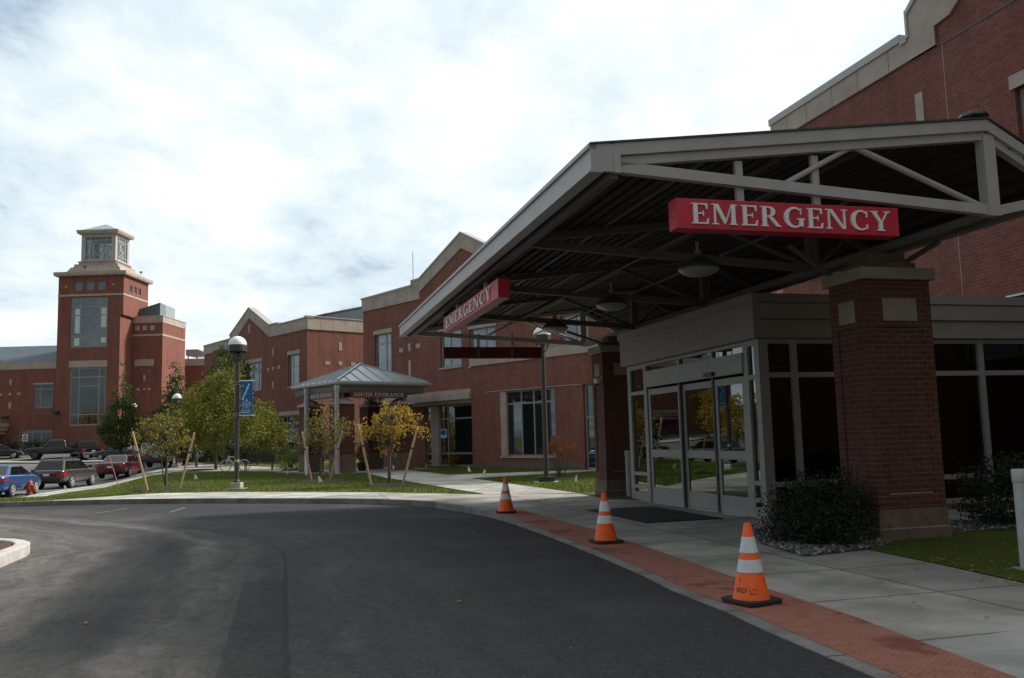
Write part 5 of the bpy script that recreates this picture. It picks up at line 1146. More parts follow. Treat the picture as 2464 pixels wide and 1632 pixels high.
blades('grass_blades', [([(4.50,11.60),(4.82,9.95),(5.02,8.6),(5.25,6.5),(7.5,6.5),(8.5,13.2),(6.2,13.0),(5.1,12.1)], 26000), (GR3, 1500), ([(-16.4,26.9),(-20,28),(-19,33),(-17.5,31)], 3000)], 'short dark shaded grass beside the right bollard', .045, .0045, 0)
mb = MB(); r = random.Random(5); pts = []
pts += [(x, y, gz(x, y)+.03) for x, y in scatter([(4.55,11.2),(4.85,9.6),(5.05,8.2),(6.2,8.2),(6.2,12)], 60, 1)] + [(4.80+r.gauss(0,.07)+(9.95-y)*.12*0, y, .012) for y in [r.uniform(8.4,10.6) for _ in range(46)]]
pts += [(x, y, .012) for x, y in scatter([(2.4,9),(2.9,6.6),(4.7,8),(4.4,11)], 9, 2)] + [(x, y, rz(x, y)+.01) for x, y in scatter([(-6,8),(1,7),(-.5,17),(-8,22),(-12,24)], 26, 3)]
pts += [(x, y, gz(x, y)+.05) for x, y in scatter(FRONT, 160, 4)] + [(x, y, gz(x, y)+.05) for x, y in scatter([(.5,31),(2.6,31),(2.6,34),(.5,34)], 120, 6)] + [(x, y, -.1) for x, y in scatter([(-13.5,26.7),(-6,24.8),(-2.2,21.9),(-2.4,21.8),(-6,24.6),(-13.5,26.4)], 90, 7)]
for x, y, z in pts:
    a = r.uniform(0,6.28); s = r.uniform(.018,.038); c, d = math.cos(a)*s, math.sin(a)*s
    mb.add([(x-c,y-d,z),(x+d*.6,y-c*.6,z+.008),(x+c,y+d,z+.004),(x-d*.6,y+c*.6,z+.012)], [(0,1,2,3)])
tag(mb.build('fallen_leaves', M['fallen']), 'scattered yellow and brown fallen leaves on the ground', 'leaves', kind='stuff')

# ------------------------------------------------------------------ lamp posts, banner, dark pole
def dome_lamp(t, c, r, sc=1):
    mb = MB(); n = 9; mb.lathe([(r*1.0,0)] + [(r*math.cos(R(90*k/n)), r*math.sin(R(90*k/n))) for k in range(1, n)] + [(.001, r)], 24, c); t.part('globe', mb, M['globe'], smooth=True)
    mb = MB(); mb.lathe([(r*1.03,.0),(r*1.04,-.02),(r*1.02,-.24*sc),(r*.96,-.25*sc),(r*.9,-.02),(.05,0)], 24, c); t.part('band', mb, M['pole'], smooth=40)
    mb = MB()
    for a in range(4):
        k = R(45+90*a); mb.tube([(c[0]+r*math.cos(k)*.98, c[1]+r*math.sin(k)*.98, c[2]-.2*sc), (c[0]+r*math.cos(k)*.85, c[1]+r*math.sin(k)*.85, c[2]-.42*sc), (c[0]+r*math.cos(k)*.4, c[1]+r*math.sin(k)*.4, c[2]-.58*sc), (c[0], c[1], c[2]-.62*sc)], .018, 6)
    t.part('yoke', mb, M['pole'], smooth=True)
    mb = MB(); mb.lathe([(r*.25,-.55*sc),(r*.3,-.5*sc),(r*.3,-.3*sc),(r*.12,-.25*sc)], 12, (c[0],c[1],c[2])); t.part('reflector', mb, M['pole'])
t = Thing('lamp_post', 'dark lamp post with white dome globe, carrying the blue banner', 'lamp post', loc=(-9.83, 31.5, 0), group='lamp posts')
mb = MB(); mb.tube([(0,0,.2),(0,0,4.52)], .082, 16); mb.lathe([(.12,0),(.12,.04),(.085,.1)], 14, (0,0,.222)); t.part('pole', mb, M['pole'], smooth=True)
mb = MB(); mb.box(-.19, .19, -.19, .19, -.05, .22); mb.box(-.33, .33, -.33, .33, -.05, .025); t.part('concrete_base', mb, M['concrete_walk'], bevel=.015)
dome_lamp(t, (0,0,5.09), .32)
mb = MB()
for z in (2.6, 3.72): mb.lathe([(.09,-.05),(.09,-.035)], 14, (0,0,z)); mb.lathe([(.09,.035),(.09,.05)], 14, (0,0,z))
t.part('strap', mb, M['steel']); mb = MB(); mb.lathe([(.0835,-.05),(.0835,.05)], 14, (0,0,.98)); t.part('sticker', mb, M['wood'])
t = Thing('banner', 'blue vertical banner with white writing and an oval 100 emblem on the lamp post', 'banner', loc=(-9.83, 31.5, 2.5))
bx0, bx1, bz0, bz1 = .11, .57, .07, 1.30
mb = MB(); n = 8
for i in range(n):
    pass
mb.box(bx0+.02, bx1-.02, -.006, .006, bz0, bz1); t.part('cloth', mb, M['blue'])
mb = MB(); mb.tube([(.06,0,bz0),(bx1+.03,0,bz0)], .02, 8); mb.tube([(.06,0,bz1),(bx1+.03,0,bz1)], .02, 8); t.part('rod', mb, M['banner_white'], smooth=True)
mb = MB(); f = lambda s, d, z: (s, -.0065+d, z)
a0, a1 = Vector((.19,.63)), Vector((.44,1.20)); dd = (a1-a0).normalized(); nn = Vector((-dd.y, dd.x))
for k in range(9):   # slanting line of script running up the banner
    p = a0 + (a1-a0)*(k/9); q = p + dd*.052; wd_ = .026 if k % 3 else .036
    mb.prism([tuple(p-nn*wd_), tuple(q-nn*wd_), tuple(q+nn*wd_), tuple(p+nn*wd_)], lambda a, b, d: f(a, d, b), -.004-.0004*(k%2), .001)
t.part('slogan', mb, M['banner_white']); mb = MB()
for z in (.235, .17): 
    for k in range(6): mb.box(.15+k*.055, .15+k*.055+.045, -.0105, -.0065, z-.014, z+.014)
for k in range(9): mb.box(.15+k*.036, .15+k*.036+.026, -.0105, -.0065, .295, .305)
t.part('small_print', mb, M['banner_white']); mb = MB(); n = 26; cxx, czz = .335, .46
for k in range(n):
    u, v = 2*math.pi*k/n, 2*math.pi*(k+1)/n
    mb.prism([(cxx+.17*math.cos(u), czz+.115*math.sin(u)), (cxx+.17*math.cos(v), czz+.115*math.sin(v)), (cxx+.158*math.cos(v), czz+.104*math.sin(v)), (cxx+.158*math.cos(u), czz+.104*math.sin(u))], lambda a, b, d: f(a, d, b), -.004, .001)
letters(mb, '100', .10, .20, .42, lambda s, d, z: f(s+(z-.46)*.35, d, z), .005, .26)
mb.lathe([(.0,-.035),(.03,-.02),(.035,.0),(.03,.02),(.0,.035)], 10, (.34,-.007,.605)); mb.box(.29, .38, -.011, -.0065, .385, .405)
t.part('emblem', mb, M['banner_white']); mb = MB()
for k in range(5): 
    an = R(72*k+90); c2 = Vector((.20,1.13)); mb.prism([tuple(c2+Vector((math.cos(an-.6),math.sin(an-.6)))*.016), tuple(c2+Vector((math.cos(an),math.sin(an)))*.05), tuple(c2+Vector((math.cos(an+.6),math.sin(an+.6)))*.016)], lambda a, b, d: f(a, d, b), -.003-.0003*k, .001)
t.part('star', mb, M['banner_white'])
def post(label, x, y, zt, r):
    z = gz(x, y); t = Thing('lamp_post', label, 'lamp post', loc=(x, y, z), group='lamp posts')
    mb = MB(); mb.tube([(0,0,.1),(0,0,zt-.5)], .07, 12); t.part('pole', mb, M['pole'], smooth=True)
    mb = MB(); mb.box(-.22, .22, -.22, .22, -.05, .25); t.part('concrete_base', mb, M['concrete_walk']); dome_lamp(t, (0,0,zt), r)
post('distant lamp post with white dome globe above the olive gold tree', -22.6, 59.5, 4.62, .33)
post('farthest small lamp post, its white dome just over the olive gold tree top', -34.3, 80.0, 4.75, .34)
t = Thing('lamp_post', 'tall dark lamp post on the lawn beside the rust shrub, its globe behind the canopy', 'lamp post', loc=(1.03, 30.2, 0), group='lamp posts')
mb = MB(); mb.tube([(0,0,.15),(0,0,4.5)], .085, 14); t.part('pole', mb, M['pole'], smooth=True); mb = MB(); mb.box(-.26, .26, -.26, .26, -.02, .20); t.part('base_box', mb, M['pole']); mb = MB(); mb.box(-.42, .42, -.42, .42, -.03, .025); t.part('concrete_base', mb, M['concrete_walk'], bevel=.012)
dome_lamp(t, (0,0,5.0), .30)

# ------------------------------------------------------------------ marker flags, hydrant, sign post, pots, benches, bicycle
def make_flag():
    t = Thing('marker_flag', '', 'flag', loc=(0,0,0)); mb = MB(); mb.tube([(0,0,-.02),(0,0,.36)], .006, 5); t.part('wire', mb, M['steel'])
    mb = MB(); mb.hexa([(0,-.004,.16),(.13,.03,.17),(.13,.035,.175),(0,.004,.165)], [(-.01,-.004,.36),(.05,.0,.33),(.05,.005,.335),(-.01,.004,.365)]); t.part('flag_cloth', mb, M['flag']); return t.o
f0 = make_flag(); fl = [(-13.4,37.3,.2,'white marker flag on the lawn left of the lamp post'),(-10.3,40.3,1.2,'white marker flag left of the pavilion mulch bed'),(-6.95,31.5,.1,'white marker flag in front of the tree before the pavilion'),(-6.0,43.7,.6,'white marker flag by the pavilion floor, behind the golden tree'),(-4.45,44.45,1.0,'white marker flag on the grass left of the glass storefront'),(-2.0,37.6,.0,'white marker flag where the path to the door branches off'),(-1.15,34.0,2.6,'white marker flag at the tip of the grass beside the branch path'),(1.85,27.1,1.9,'white marker flag on the grass by the far brick pillar'),(-21.0,41.6,.0,'white marker flag next to the red hydrant'),(-1.38,50.0,.0,'thin white marker flag below the ground floor window'),(-12.4,49.9,.0,'thin white marker flag in front of the green shrub')]
for i, (x, y, a, lab) in enumerate(fl):
    o = f0 if i == 0 else copy_tree(f0); o.location = (x, y, gz(x, y)); o.rotation_euler.z = a; tag(o, lab, 'flag', 'white marker flags in the lawn')
t = Thing('fire_hydrant', 'red fire hydrant in the grass beside the blue car', 'hydrant', loc=(-21.85, 40.2, gz(-21.85, 40.2)))
mb = MB(); mb.lathe([(.16,-.1),(.16,.08),(.12,.10),(.12,.42),(.17,.44),(.17,.48),(.14,.50),(.13,.58),(.08,.66),(.03,.69),(.03,.74),(.0,.745)], 18); t.part('barrel', mb, M['hydrant'], smooth=40)
for s in (-1, 1): mb = MB(); mb.tube([(0,0,.36),(s*.2,0,.36)], .07, 12); mb.tube([(s*.2,0,.36),(s*.23,0,.36)], .085, 8); t.part('outlet', mb, M['hydrant'])
mb = MB(); mb.tube([(0,0,.34),(.02,-.2,.34)], .09, 12); t.part('outlet', mb, M['hydrant'])
t = Thing('white_post', 'thin white post standing in the grass left of the pavilion', 'post', loc=(-9.85, 42.1, 0))
mb = MB(); mb.tube([(0,0,-.05),(0,0,1.35)], .06, 10); t.part('post', mb, M['white'], smooth=True); mb = MB(); mb.lathe([(.065,1.3),(.07,1.36),(.0,1.42)], 10); t.part('cap', mb, M['white'])
t = Thing('flower_pot', 'dark pot with orange autumn flowers beside the pavilion pier', 'pot', loc=(-8.0, 46.6, 0))
mb = MB(); mb.lathe([(.18,0),(.27,.42),(.29,.44),(.25,.44)], 16); t.part('pot', mb, M['black'], smooth=40)
mb = MB(); pts, _ = crown_pts([(0,0,.85,.32,.3,.4)], 380, 7, .1, .5, 14); leaf_cloud(mb, pts, .11, 8); t.part('foliage', mb, M['leaf_orange'])  # the pot's orange flowers, made as one leaf cloud
t = Thing('litter_bin', 'dark bin standing between the pavilion piers', 'bin', loc=(-9.3, 46.4, 0))
mb = MB(); mb.lathe([(.27,0),(.30,.8),(.30,.86),(.2,.98),(.0,1.02)], 16); t.part('drum', mb, M['black'], smooth=40); mb = MB(); mb.box(-.15, .15, -.31, -.27, .62, .8); t.part('mouth', mb, M['roof_dark'])
def bench(label, x, y, rz_, slat):
    z = gz(x, y); t = Thing('bench', label, 'bench', loc=(x, y, z), rotz=rz_, group='benches by the cross path')
    mb = MB()
    for k in range(4): mb.box(-.85, .85, -.22+k*.12, -.13+k*.12, .43, .46)
    t.part('seat', mb, M[slat]); mb = MB()
    for k in range(4): mb.bar((-.85,.26+k*.035,.56+k*.115), (.85,.26+k*.035,.56+k*.115), .03, .09)
    t.part('backrest', mb, M[slat])
    for s in (-.75, .75):
        for (ya, za, yb) in ((-.2,.44,-.26),(.24,.95,.34)): mb = MB(); mb.bar((s, ya if ya < 0 else .38, za), (s, yb if ya < 0 else .24, 0), .05, .05); t.part('leg', mb, M['black'])
bench('dark park bench seen from the side, nearest the bicycle', -14.9, 51.9, R(8), 'black'); bench('dark park bench with paler grey slats, left of the pavilion', -13.2, 55.0, R(-20), 'roof_blue')  # second bench has the paler slats
t = Thing('bicycle', 'white bicycle leaning by the lamp post on the cross path', 'bicycle', loc=(-16.2, 51.6, gz(-16.2, 51.6)), rotz=R(6)); t.o.rotation_euler.x = R(4)
for x in (-.53, .53):
    mb = MB(); mb.ring((x,0,.34), 'y', .31, .028, 28, 6); w = t.part('wheel', mb, M['rim']); mb = MB()
    for k in range(12): a = R(30*k); mb.tube([(x,0,.34),(x+.3*math.cos(a),0,.34+.3*math.sin(a))], .004, 4)
    mb.tube([(x,-.05,.34),(x,.05,.34)], .03, 8); t.part('spokes', mb, M['chrome'], w)
hd_, sd, bb_ = (-.36,0,.86), (.20,0,.84), (.06,0,.30)
mb = MB()
for a, b_, r_ in ((hd_,(.17,0,.80),.024),((-.38,0,.80),bb_,.030),((.20,0,.86),bb_,.024),(bb_,(.53,0,.34),.018),((.18,0,.76),(.53,0,.34),.016),((-.35,0,.93),(-.40,0,.72),.032)): mb.tube([a,b_], r_, 8)
t.part('frame', mb, M['white'], smooth=True)
mb = MB(); mb.tube([(-.40,0,.72),(-.42,.06,.62),(-.53,.06,.34)], .022, 6); mb.tube([(-.40,0,.72),(-.42,-.06,.62),(-.53,-.06,.34)], .022, 6); t.part('fork', mb, M['chrome'], smooth=True)
mb = MB(); mb.tube([(-.35,0,.93),(-.37,0,1.0)], .02, 6); mb.tube([(-.30,-.3,1.0),(-.40,-.1,1.0),(-.40,.1,1.0),(-.30,.3,1.0)], .014, 6); t.part('handlebar', mb, M['black'])
mb = MB(); mb.hexa([(.06,-.04,.93),(.34,-.09,.93),(.34,.09,.93),(.06,.04,.93)], [(.06,-.03,.97),(.34,-.08,.98),(.34,.08,.98),(.06,.03,.97)]); mb.tube([(.2,0,.85),(.2,0,.94)], .016, 6); t.part('saddle', mb, M['black'])
mb = MB(); mb.ring((.06,.04,.30), 'y', .09, .012, 14, 4); mb.tube([(.06,.05,.3),(.12,.05,.16)], .014, 5); mb.tube([(.06,-.05,.3),(0,-.05,.44)], .014, 5); t.part('crank', mb, M['chrome'])

# ------------------------------------------------------------------ vehicles (x forward, y left, origin on the ground)
def loft(mb, st):
    """st: list of (x, [(y,z)...]) half rings from bottom to top; mirrored into closed sections"""
    rings = []
    for x, h in st: rings.append([(x, y, z) for y, z in h] + [(x, -y, z) for y, z in reversed(h)])
    n = len(rings[0]); vs = [p for r_ in rings for p in r_]
    fs = [(i*n+k, i*n+(k+1)%n, (i+1)*n+(k+1)%n, (i+1)*n+k) for i in range(len(rings)-1) for k in range(n)] + [tuple(range(n))[::-1], tuple(range((len(rings)-1)*n, len(rings)*n))]
    mb.add(vs, fs)
SPEC = {  # body stations (x, half width, bottom z, belt z) ; cabin (rear base, rear top, front top, front base, roof z, belt z, half width base, top)
 'sedan': dict(L=4.7, W=.88, wr=.31, wx=(-1.36,1.34), st=[(-2.35,.78,.42,.86),(-2.28,.86,.26,.98),(-1.6,.88,.22,1.0),(0,.88,.20,.95),(1.1,.88,.20,.94),(1.9,.86,.22,.86),(2.25,.80,.26,.72),(2.35,.68,.36,.62)], cab=(-1.72,-1.02,.30,1.12,1.40,.96,.80,.60)),
 'wagon': dict(L=4.8, W=.88, wr=.345, wx=(-1.32,1.36), st=[(-2.40,.78,.48,.90),(-2.33,.87,.30,1.02),(-1.6,.89,.26,1.03),(0,.89,.25,1.0),(1.15,.89,.25,1.0),(1.9,.87,.27,.93),(2.28,.81,.32,.80),(2.40,.68,.42,.70)], cab=(-2.22,-1.78,.30,1.18,1.55,1.0,.82,.64)),
 'pickup': dict(L=5.7, W=.96, wr=.38, wx=(-1.72,1.82), st=[(-2.85,.90,.55,1.10),(-2.80,.95,.45,1.16),(-1.0,.96,.42,1.16),(-.9,.96,.42,1.16),(1.25,.96,.42,1.14),(2.3,.95,.44,1.08),(2.75,.92,.46,.98),(2.85,.84,.55,.90)], cab=(-.95,-.78,.62,1.22,1.82,1.13,.88,.72)),
 'compact': dict(L=4.0, W=.84, wr=.30, wx=(-1.2,1.22), st=[(-2.0,.74,.42,.88),(-1.94,.82,.28,.98),(-1.3,.84,.22,.98),(0,.84,.20,.94),(1.0,.84,.20,.92),(1.6,.82,.24,.84),(1.92,.76,.28,.72),(2.0,.64,.36,.62)], cab=(-1.85,-1.45,.25,1.0,1.45,.94,.77,.58)),
}
def vehicle(kind, label, paint, loc, head, cat='car', name='parked_car', group='cars parked along the kerb', rack=False, trim=None):
    sp = SPEC[kind]; x, y = loc; t = Thing(name, label, cat, loc=(x, y, gz(x, y)+.004), rotz=R(90-head), group=group)
    mb = MB(); loft(mb, [(sx, [(hw*.80,zb),(hw*.97,zb+.10),(hw,(zb+zt)/2-.02),(hw*.985,zt-.10),(hw*.93,zt-.015),(hw*.72,zt+.012)]) for sx, hw, zb, zt in sp['st']]); bo = t.part('body', mb, paint, smooth=True); sm_ = bo.modifiers.new('round', 'SUBSURF'); sm_.levels = sm_.render_levels = 2
    rb, rt, ft, fb_, zr, zb, hb, ht = sp['cab']
    mb = MB(); A_ = [(rb,-hb,zb-.03),(fb_,-hb,zb-.03),(fb_,hb,zb-.03),(rb,hb,zb-.03)]; B_ = [(rt,-ht,zr-.05),(ft,-ht,zr-.05),(ft,ht,zr-.05),(rt,ht,zr-.05)]
    mb.hexa(A_, B_); mb.hexa(B_, [(rt+.12,-ht*.86,zr),(ft-.14,-ht*.86,zr),(ft-.14,ht*.86,zr),(rt+.12,ht*.86,zr)]); cb = t.part('cabin', mb, paint, bevel=.08); cb.modifiers['bevel'].segments = 3
    a = [Vector(p) for p in A_]; b_ = [Vector(p) for p in B_]
    def win(nm, p0, p1, q0, q1, s0, s1, u0=.10, u1=.93, e=.012):
        pt = lambda s, u: (p0.lerp(p1, s)).lerp(q0.lerp(q1, s), u)
        n_ = (p1-p0).cross(q0-p0).normalized(); c = [pt(s0,u0), pt(s1,u0), pt(s1,u1), pt(s0,u1)]
        mb = MB(); mb.hexa([v-n_*.01 for v in c], [v+n_*e for v in c]); t.part(nm, mb, M['car_glass'])
    win('rear_window', a[3], a[0], b_[3], b_[0], .07, .93); win('windscreen', a[1], a[2], b_[1], b_[2], .06, .94)
    nw = {'sedan': ((.10,.47),(.50,.92)), 'wagon': ((.05,.27),(.30,.60),(.63,.95)), 'pickup': ((.08,.40),(.44,.92)), 'compact': ((.06,.22),(.25,.58),(.61,.94))}[kind]
    for s0, s1 in nw:
        win('side_window', a[0], a[1], b_[0], b_[1], s0, s1); win('side_window', a[2], a[3], b_[2], b_[3], 1-s1, 1-s0)
    Wd = sp['W']
    for wx in sp['wx']:
        for s in (-1, 1):
            r_ = sp['wr']; mb = MB(); n = 24
            yo, yi = s*(Wd+.012), s*(Wd-.22)
            mb.tube([(wx,yi,r_),(wx,yo-s*.03,r_)], r_, n); mb.tube([(wx,yo-s*.03,r_),(wx,yo,r_)], r_, n, r_*.9); w = t.part('tyre', mb, M['tyre'], smooth=40)
            mb = MB(); mb.tube([(wx,yo+s*.002,r_),(wx,yo+s*.022,r_)], r_*.18, 12, r_*.16); mb.ring((wx,yo+s*.004,r_), 'y', r_*.64, .018, 24, 5)
            for k in range(6):
                an = R(60*k+13); mb.bar((wx+r_*.1*math.cos(an), yo+s*.012, r_+r_*.1*math.sin(an)), (wx+r_*.62*math.cos(an), yo+s*.012, r_+r_*.62*math.sin(an)), .014, .06)
            t.part('rim', mb, M['rim'] if kind != 'pickup' else M['steel_dim'], w)
            mb = MB(); pts = [(wx+(r_+.055)*math.cos(R(q)), r_+(r_+.055)*math.sin(R(q))) for q in range(-12, 193, 12)]; pin = [(wx+(r_-.03)*math.cos(R(q)), r_+(r_-.03)*math.sin(R(q))) for q in range(-12, 193, 12)]
            for i in range(len(pts)-1): mb.prism([pts[i], pts[i+1], pin[i+1], pin[i]], lambda p, q, d: (p, d, q), s*(Wd-.05), s*(Wd+.004))
            t.part('wheel_arch', mb, M['tyre'] if trim is None else trim)
    L = sp['L']/2; st0 = sp['st'][0]; st1 = sp['st'][-1]; zt = st0[3]
    for s in (-1, 1):
        mb = MB(); hgt = .24 if kind == 'wagon' else (.28 if kind == 'pickup' else .15)
        mb.hexa([(-L-.03,s*(st0[1]-.26),zt-hgt),(-L+.03,s*(Wd+.0),zt-hgt),(-L+.40,s*(Wd+.014),zt-hgt+.06),(-L+.15,s*(st0[1]-.2),zt-hgt)], [(-L-.02,s*(st0[1]-.26),zt-.01),(-L+.05,s*(Wd-.01),zt+.0),(-L+.46,s*(Wd+.0),zt-.01),(-L+.2,s*(st0[1]-.2),zt-.01)]); t.part('tail_light', mb, M['lens_red'])
        mb = MB(); mb.hexa([(L-.30,s*(Wd-.04),.60),(L-.02,s*(st1[1]-.02),.58),(L-.03,s*.36,.58),(L-.3,s*.4,.6)], [(L-.42,s*(Wd-.06),.76),(L-.12,s*(st1[1]-.06),.70),(L-.12,s*.4,.70),(L-.42,s*.42,.76)]); t.part('headlight', mb, M['lens_clear'])
        mb = MB(); mx = fb_-.32; mb.hexa([(mx-.05,s*(hb+.04),zb+.03),(mx+.08,s*(hb+.03),zb+.03),(mx+.06,s*(hb+.21),zb+.04),(mx-.04,s*(hb+.21),zb+.04)], [(mx-.05,s*(hb+.03),zb+.16),(mx+.06,s*(hb+.02),zb+.16),(mx+.05,s*(hb+.21),zb+.16),(mx-.04,s*(hb+.21),zb+.16)]); t.part('mirror', mb, paint)
    mb = MB(); mb.box(-L-.045, -L+.12, -st0[1]+.02, st0[1]-.02, st0[2]-.06, st0[2]+.16); t.part('rear_bumper', mb, M['chrome'] if kind == 'pickup' else paint, bevel=.03)
    mb = MB(); mb.box(L-.12, L+.045, -st1[1]+.02, st1[1]-.02, st1[2]-.06, st1[2]+.14); t.part('front_bumper', mb, M['chrome'] if kind == 'pickup' else paint, bevel=.03)
    mb = MB(); pz = st0[2]+.22; mb.box(-L-.03, -L+.05, -.16, .16, pz, pz+.12); t.part('licence_plate', mb, M['plate'])
    if kind == 'wagon': mb = MB(); mb.box(-L-.02, -L+.06, -.42, .42, pz+.14, pz+.18); t.part('tailgate_trim', mb, M['chrome'])
    if rack:
        mb = MB()
        for s in (-1, 1): mb.tube([(rt+.05,s*ht*.86,zr-.01),(rt+.15,s*ht*.86,zr+.06),(ft-.3,s*ht*.86,zr+.06),(ft-.15,s*ht*.86,zr-.01)], .022, 6)
        for xx in (rt+.45, ft-.6): mb.tube([(xx,-ht*.86,zr+.06),(xx,ht*.86,zr+.06)], .018, 6)
        t.part('roof_rack', mb, M['black'])
    if kind == 'pickup':
        mb = MB(); mb.box(-2.72, -1.05, -.80, .80, 1.17, 1.176); t.part('bed_floor', mb, M['black'])
        mb = MB()
        for s in (-1, 1): mb.box(-2.78, -1.02, s*.80, s*.93, 1.165, 1.23)
        mb.box(-2.85, -2.78, -.9, .9, 1.165, 1.22); t.part('bed_rail', mb, M['black'])
    return t
M['car_glass'] = glass('car_glass', (.006,.008,.009), 1.55, .03)
P_blue, P_dark, P_maroon, P_black, P_grey, P_wine = (carpaint(n, c) for n, c in (('paint_blue',(.014,.06,.20)),('paint_charcoal',(.045,.038,.036)),('paint_maroon',(.10,.007,.012)),('paint_black',(.008,.008,.009)),('paint_grey',(.20,.21,.22)),('paint_wine',(.10,.008,.012))))
vehicle('sedan', 'bright blue sedan cut off by the left edge behind the hydrant', P_blue, (-23.0, 40.2), -9)
vehicle('wagon', 'charcoal station wagon with roof rails parked behind the blue car', P_dark, (-24.55, 48.8), -4, rack=True)
vehicle('sedan', 'dark red sedan parked in front of the charcoal wagon', P_maroon, (-24.85, 56.4), -7)
vehicle('wagon', 'dark grey hatchback at the head of the kerbside row behind the tree', P_dark, (-24.25, 62.3), -2)
vehicle('pickup', 'black pickup truck seen from the side before the low brick wing', P_black, (-44.8, 87.2), -108, 'truck', 'pickup_truck', None)
vehicle('pickup', 'black pickup truck seen from behind, right of the other truck', P_black, (-40.9, 85.0), -38, 'truck', 'pickup_truck', None)
vehicle('sedan', 'dark car parked across the lot just right of the trucks', P_black, (-36.4, 82.0), -75, group=None)
vehicle('wagon', 'silver grey wagon half hidden behind the olive gold tree', P_grey, (-31.2, 76.0), 150, group=None)
vehicle('compact', 'small black car by the hedge at the left edge', P_black, (-50.9, 88.2), 70, group=None)
vehicle('sedan', 'wine red car beyond the blue car at the left edge', P_wine, (-25.4, 41.4), 172, group=None)

# ------------------------------------------------------------------ camera, sun, sky
W, H_, F = 2464., 1632., 2130.
roll, pitch = R(1.56), R(6.3202)
fw = Vector((0, math.cos(pitch), math.sin(pitch))); r0 = Vector((1,0,0)); u0 = Vector((0, -math.sin(pitch), math.cos(pitch)))
rt_, up_ = r0*math.cos(roll) - u0*math.sin(roll), r0*math.sin(roll) + u0*math.cos(roll)
cd = bpy.data.cameras.new('camera'); cam = bpy.data.objects.new('camera', cd); COL.objects.link(cam)
cam.matrix_world = Matrix(((rt_.x,up_.x,-fw.x,0),(rt_.y,up_.y,-fw.y,0),(rt_.z,up_.z,-fw.z,1.55),(0,0,0,1)))
cd.sensor_width = 36; cd.lens = 36*F/W; cd.clip_end = 3000; cd.clip_start = .05; SC.camera = cam
SUN_AZ, SUN_EL = 63, 39
sd_ = bpy.data.lights.new('sun', 'SUN'); sd_.energy = 4.3; sd_.angle = R(9); sd_.color = (1, .95, .88)
so = bpy.data.objects.new('sun', sd_); COL.objects.link(so)
sv = Vector((math.sin(R(SUN_AZ))*math.cos(R(SUN_EL)), math.cos(R(SUN_AZ))*math.cos(R(SUN_EL)), math.sin(R(SUN_EL))))
so.rotation_euler = sv.to_track_quat('Z', 'Y').to_euler(); so.location = (20, 20, 40)
wd = bpy.data.worlds.new('World'); SC.world = wd; wd.use_nodes = True; t = NT(wd.node_tree)
bg = wd.node_tree.nodes['Background']
sky = t.n('ShaderNodeTexSky'); sky.sky_type = 'NISHITA'; sky.sun_disc = False; sky.sun_elevation = R(SUN_EL); sky.sun_rotation = R(SUN_AZ); sky.air_density = 1; sky.dust_density = 1.5
tc = t.n('ShaderNodeTexCoord').outputs['Generated']
sp = t.n('ShaderNodeSeparateXYZ'); t.l(tc, sp.inputs[0])
zz = t.math('ADD', t.math('MAXIMUM', sp.outputs[2], 0.0), .22)
cv = t.n('ShaderNodeCombineXYZ'); t.l(t.math('DIVIDE', sp.outputs[0], zz), cv.inputs[0]); t.l(t.math('DIVIDE', sp.outputs[1], zz), cv.inputs[1])
mp = t.n('ShaderNodeMapping'); mp.inputs['Rotation'].default_value = (0, 0, R(-38)); mp.inputs['Scale'].default_value = (1.0, .72, 1); mp.inputs['Location'].default_value = (3.1, 1.7, 0); t.l(cv.outputs[0], mp.inputs['Vector'])
n1 = t.noise(mp.outputs[0], 1.05, 8, .56, .2); n2 = t.noise(mp.outputs[0], 5.4, 8, .6, .2)
mask = t.math('ADD', t.math('MULTIPLY', n1, .50), t.math('MULTIPLY', n2, .50))
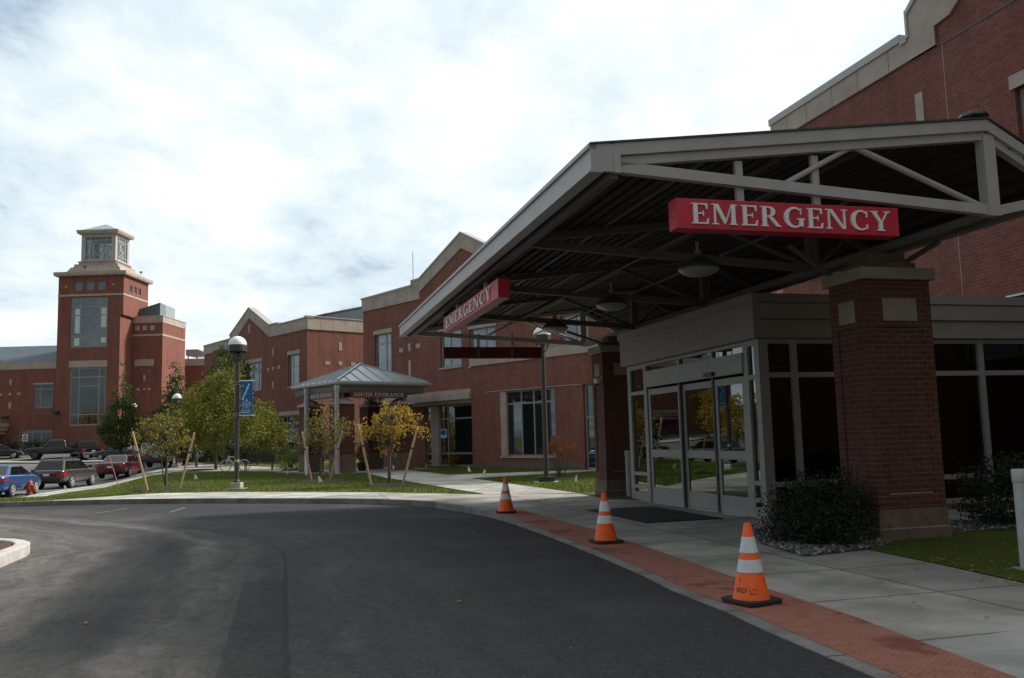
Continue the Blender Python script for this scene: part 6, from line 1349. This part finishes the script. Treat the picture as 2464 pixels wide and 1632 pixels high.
# thicker and brighter towards the sun, thinner to the far left
dt = t.n('ShaderNodeVectorMath', operation='DOT_PRODUCT'); t.l(tc, dt.inputs[0]); dt.inputs[1].default_value = sv
side = t.math('MULTIPLY', t.math('ADD', sp.outputs[0], .62), .10)
mask = t.math('ADD', mask, t.math('ADD', side, t.math('MULTIPLY', dt.outputs['Value'], .10)))
def spot(head, el, c0, c1, amt):
    d_ = t.n('ShaderNodeVectorMath', operation='DOT_PRODUCT'); t.l(tc, d_.inputs[0]); d_.inputs[1].default_value = Vector((math.sin(R(head))*math.cos(R(el)), math.cos(R(head))*math.cos(R(el)), math.sin(R(el))))
    m_ = t.n('ShaderNodeMapRange'); m_.interpolation_type = 'SMOOTHSTEP'; t.l(d_.outputs['Value'], m_.inputs[0]); m_.inputs[1].default_value = c0; m_.inputs[2].default_value = c1; m_.inputs[4].default_value = amt
    return m_.outputs[0]
mask = t.math('SUBTRACT', mask, t.math('ADD', spot(-32, 28, .990, .9995, .15), t.math('ADD', spot(-9, 11.5, .990, .9995, .07), 0.0)))
cloud = t.ramp(mask, [(.36, (4.0,5.1,6.3)), (.46, (6.1,7.15,7.85)), (.55, (7.4,8.2,8.6)), (.65, (9.0,9.4,9.4))])
cov = t.ramp(mask, [(.30, .55), (.46, .97)])
c = t.mix(cov, sky.outputs[0], cloud)
# sky brightness shaped: full ahead, dimmed behind the camera to deepen the entrance shade
dv = t.n('ShaderNodeVectorMath', operation='DOT_PRODUCT'); t.l(tc, dv.inputs[0]); dv.inputs[1].default_value = Vector((math.sin(R(-12))*math.cos(R(24)), math.cos(R(-12))*math.cos(R(24)), math.sin(R(24))))
gl = t.n('ShaderNodeMapRange'); gl.interpolation_type = 'SMOOTHSTEP'; t.l(dv.outputs['Value'], gl.inputs[0]); gl.inputs[1].default_value = -.35; gl.inputs[2].default_value = .85; gl.inputs[3].default_value = .46; gl.inputs[4].default_value = 1.04
c = t.mix(1.0, c, gl.outputs[0], 'MULTIPLY')
t.l(c, bg.inputs['Color']); bg.inputs['Strength'].default_value = .1
vs = SC.view_settings; vs.view_transform = 'Standard'; vs.look = 'None'; vs.exposure = .22; vs.gamma = 1; vs.use_curve_mapping = False
SC.render.engine = 'CYCLES'; SC.cycles.max_bounces = 6; SC.cycles.use_denoising = True
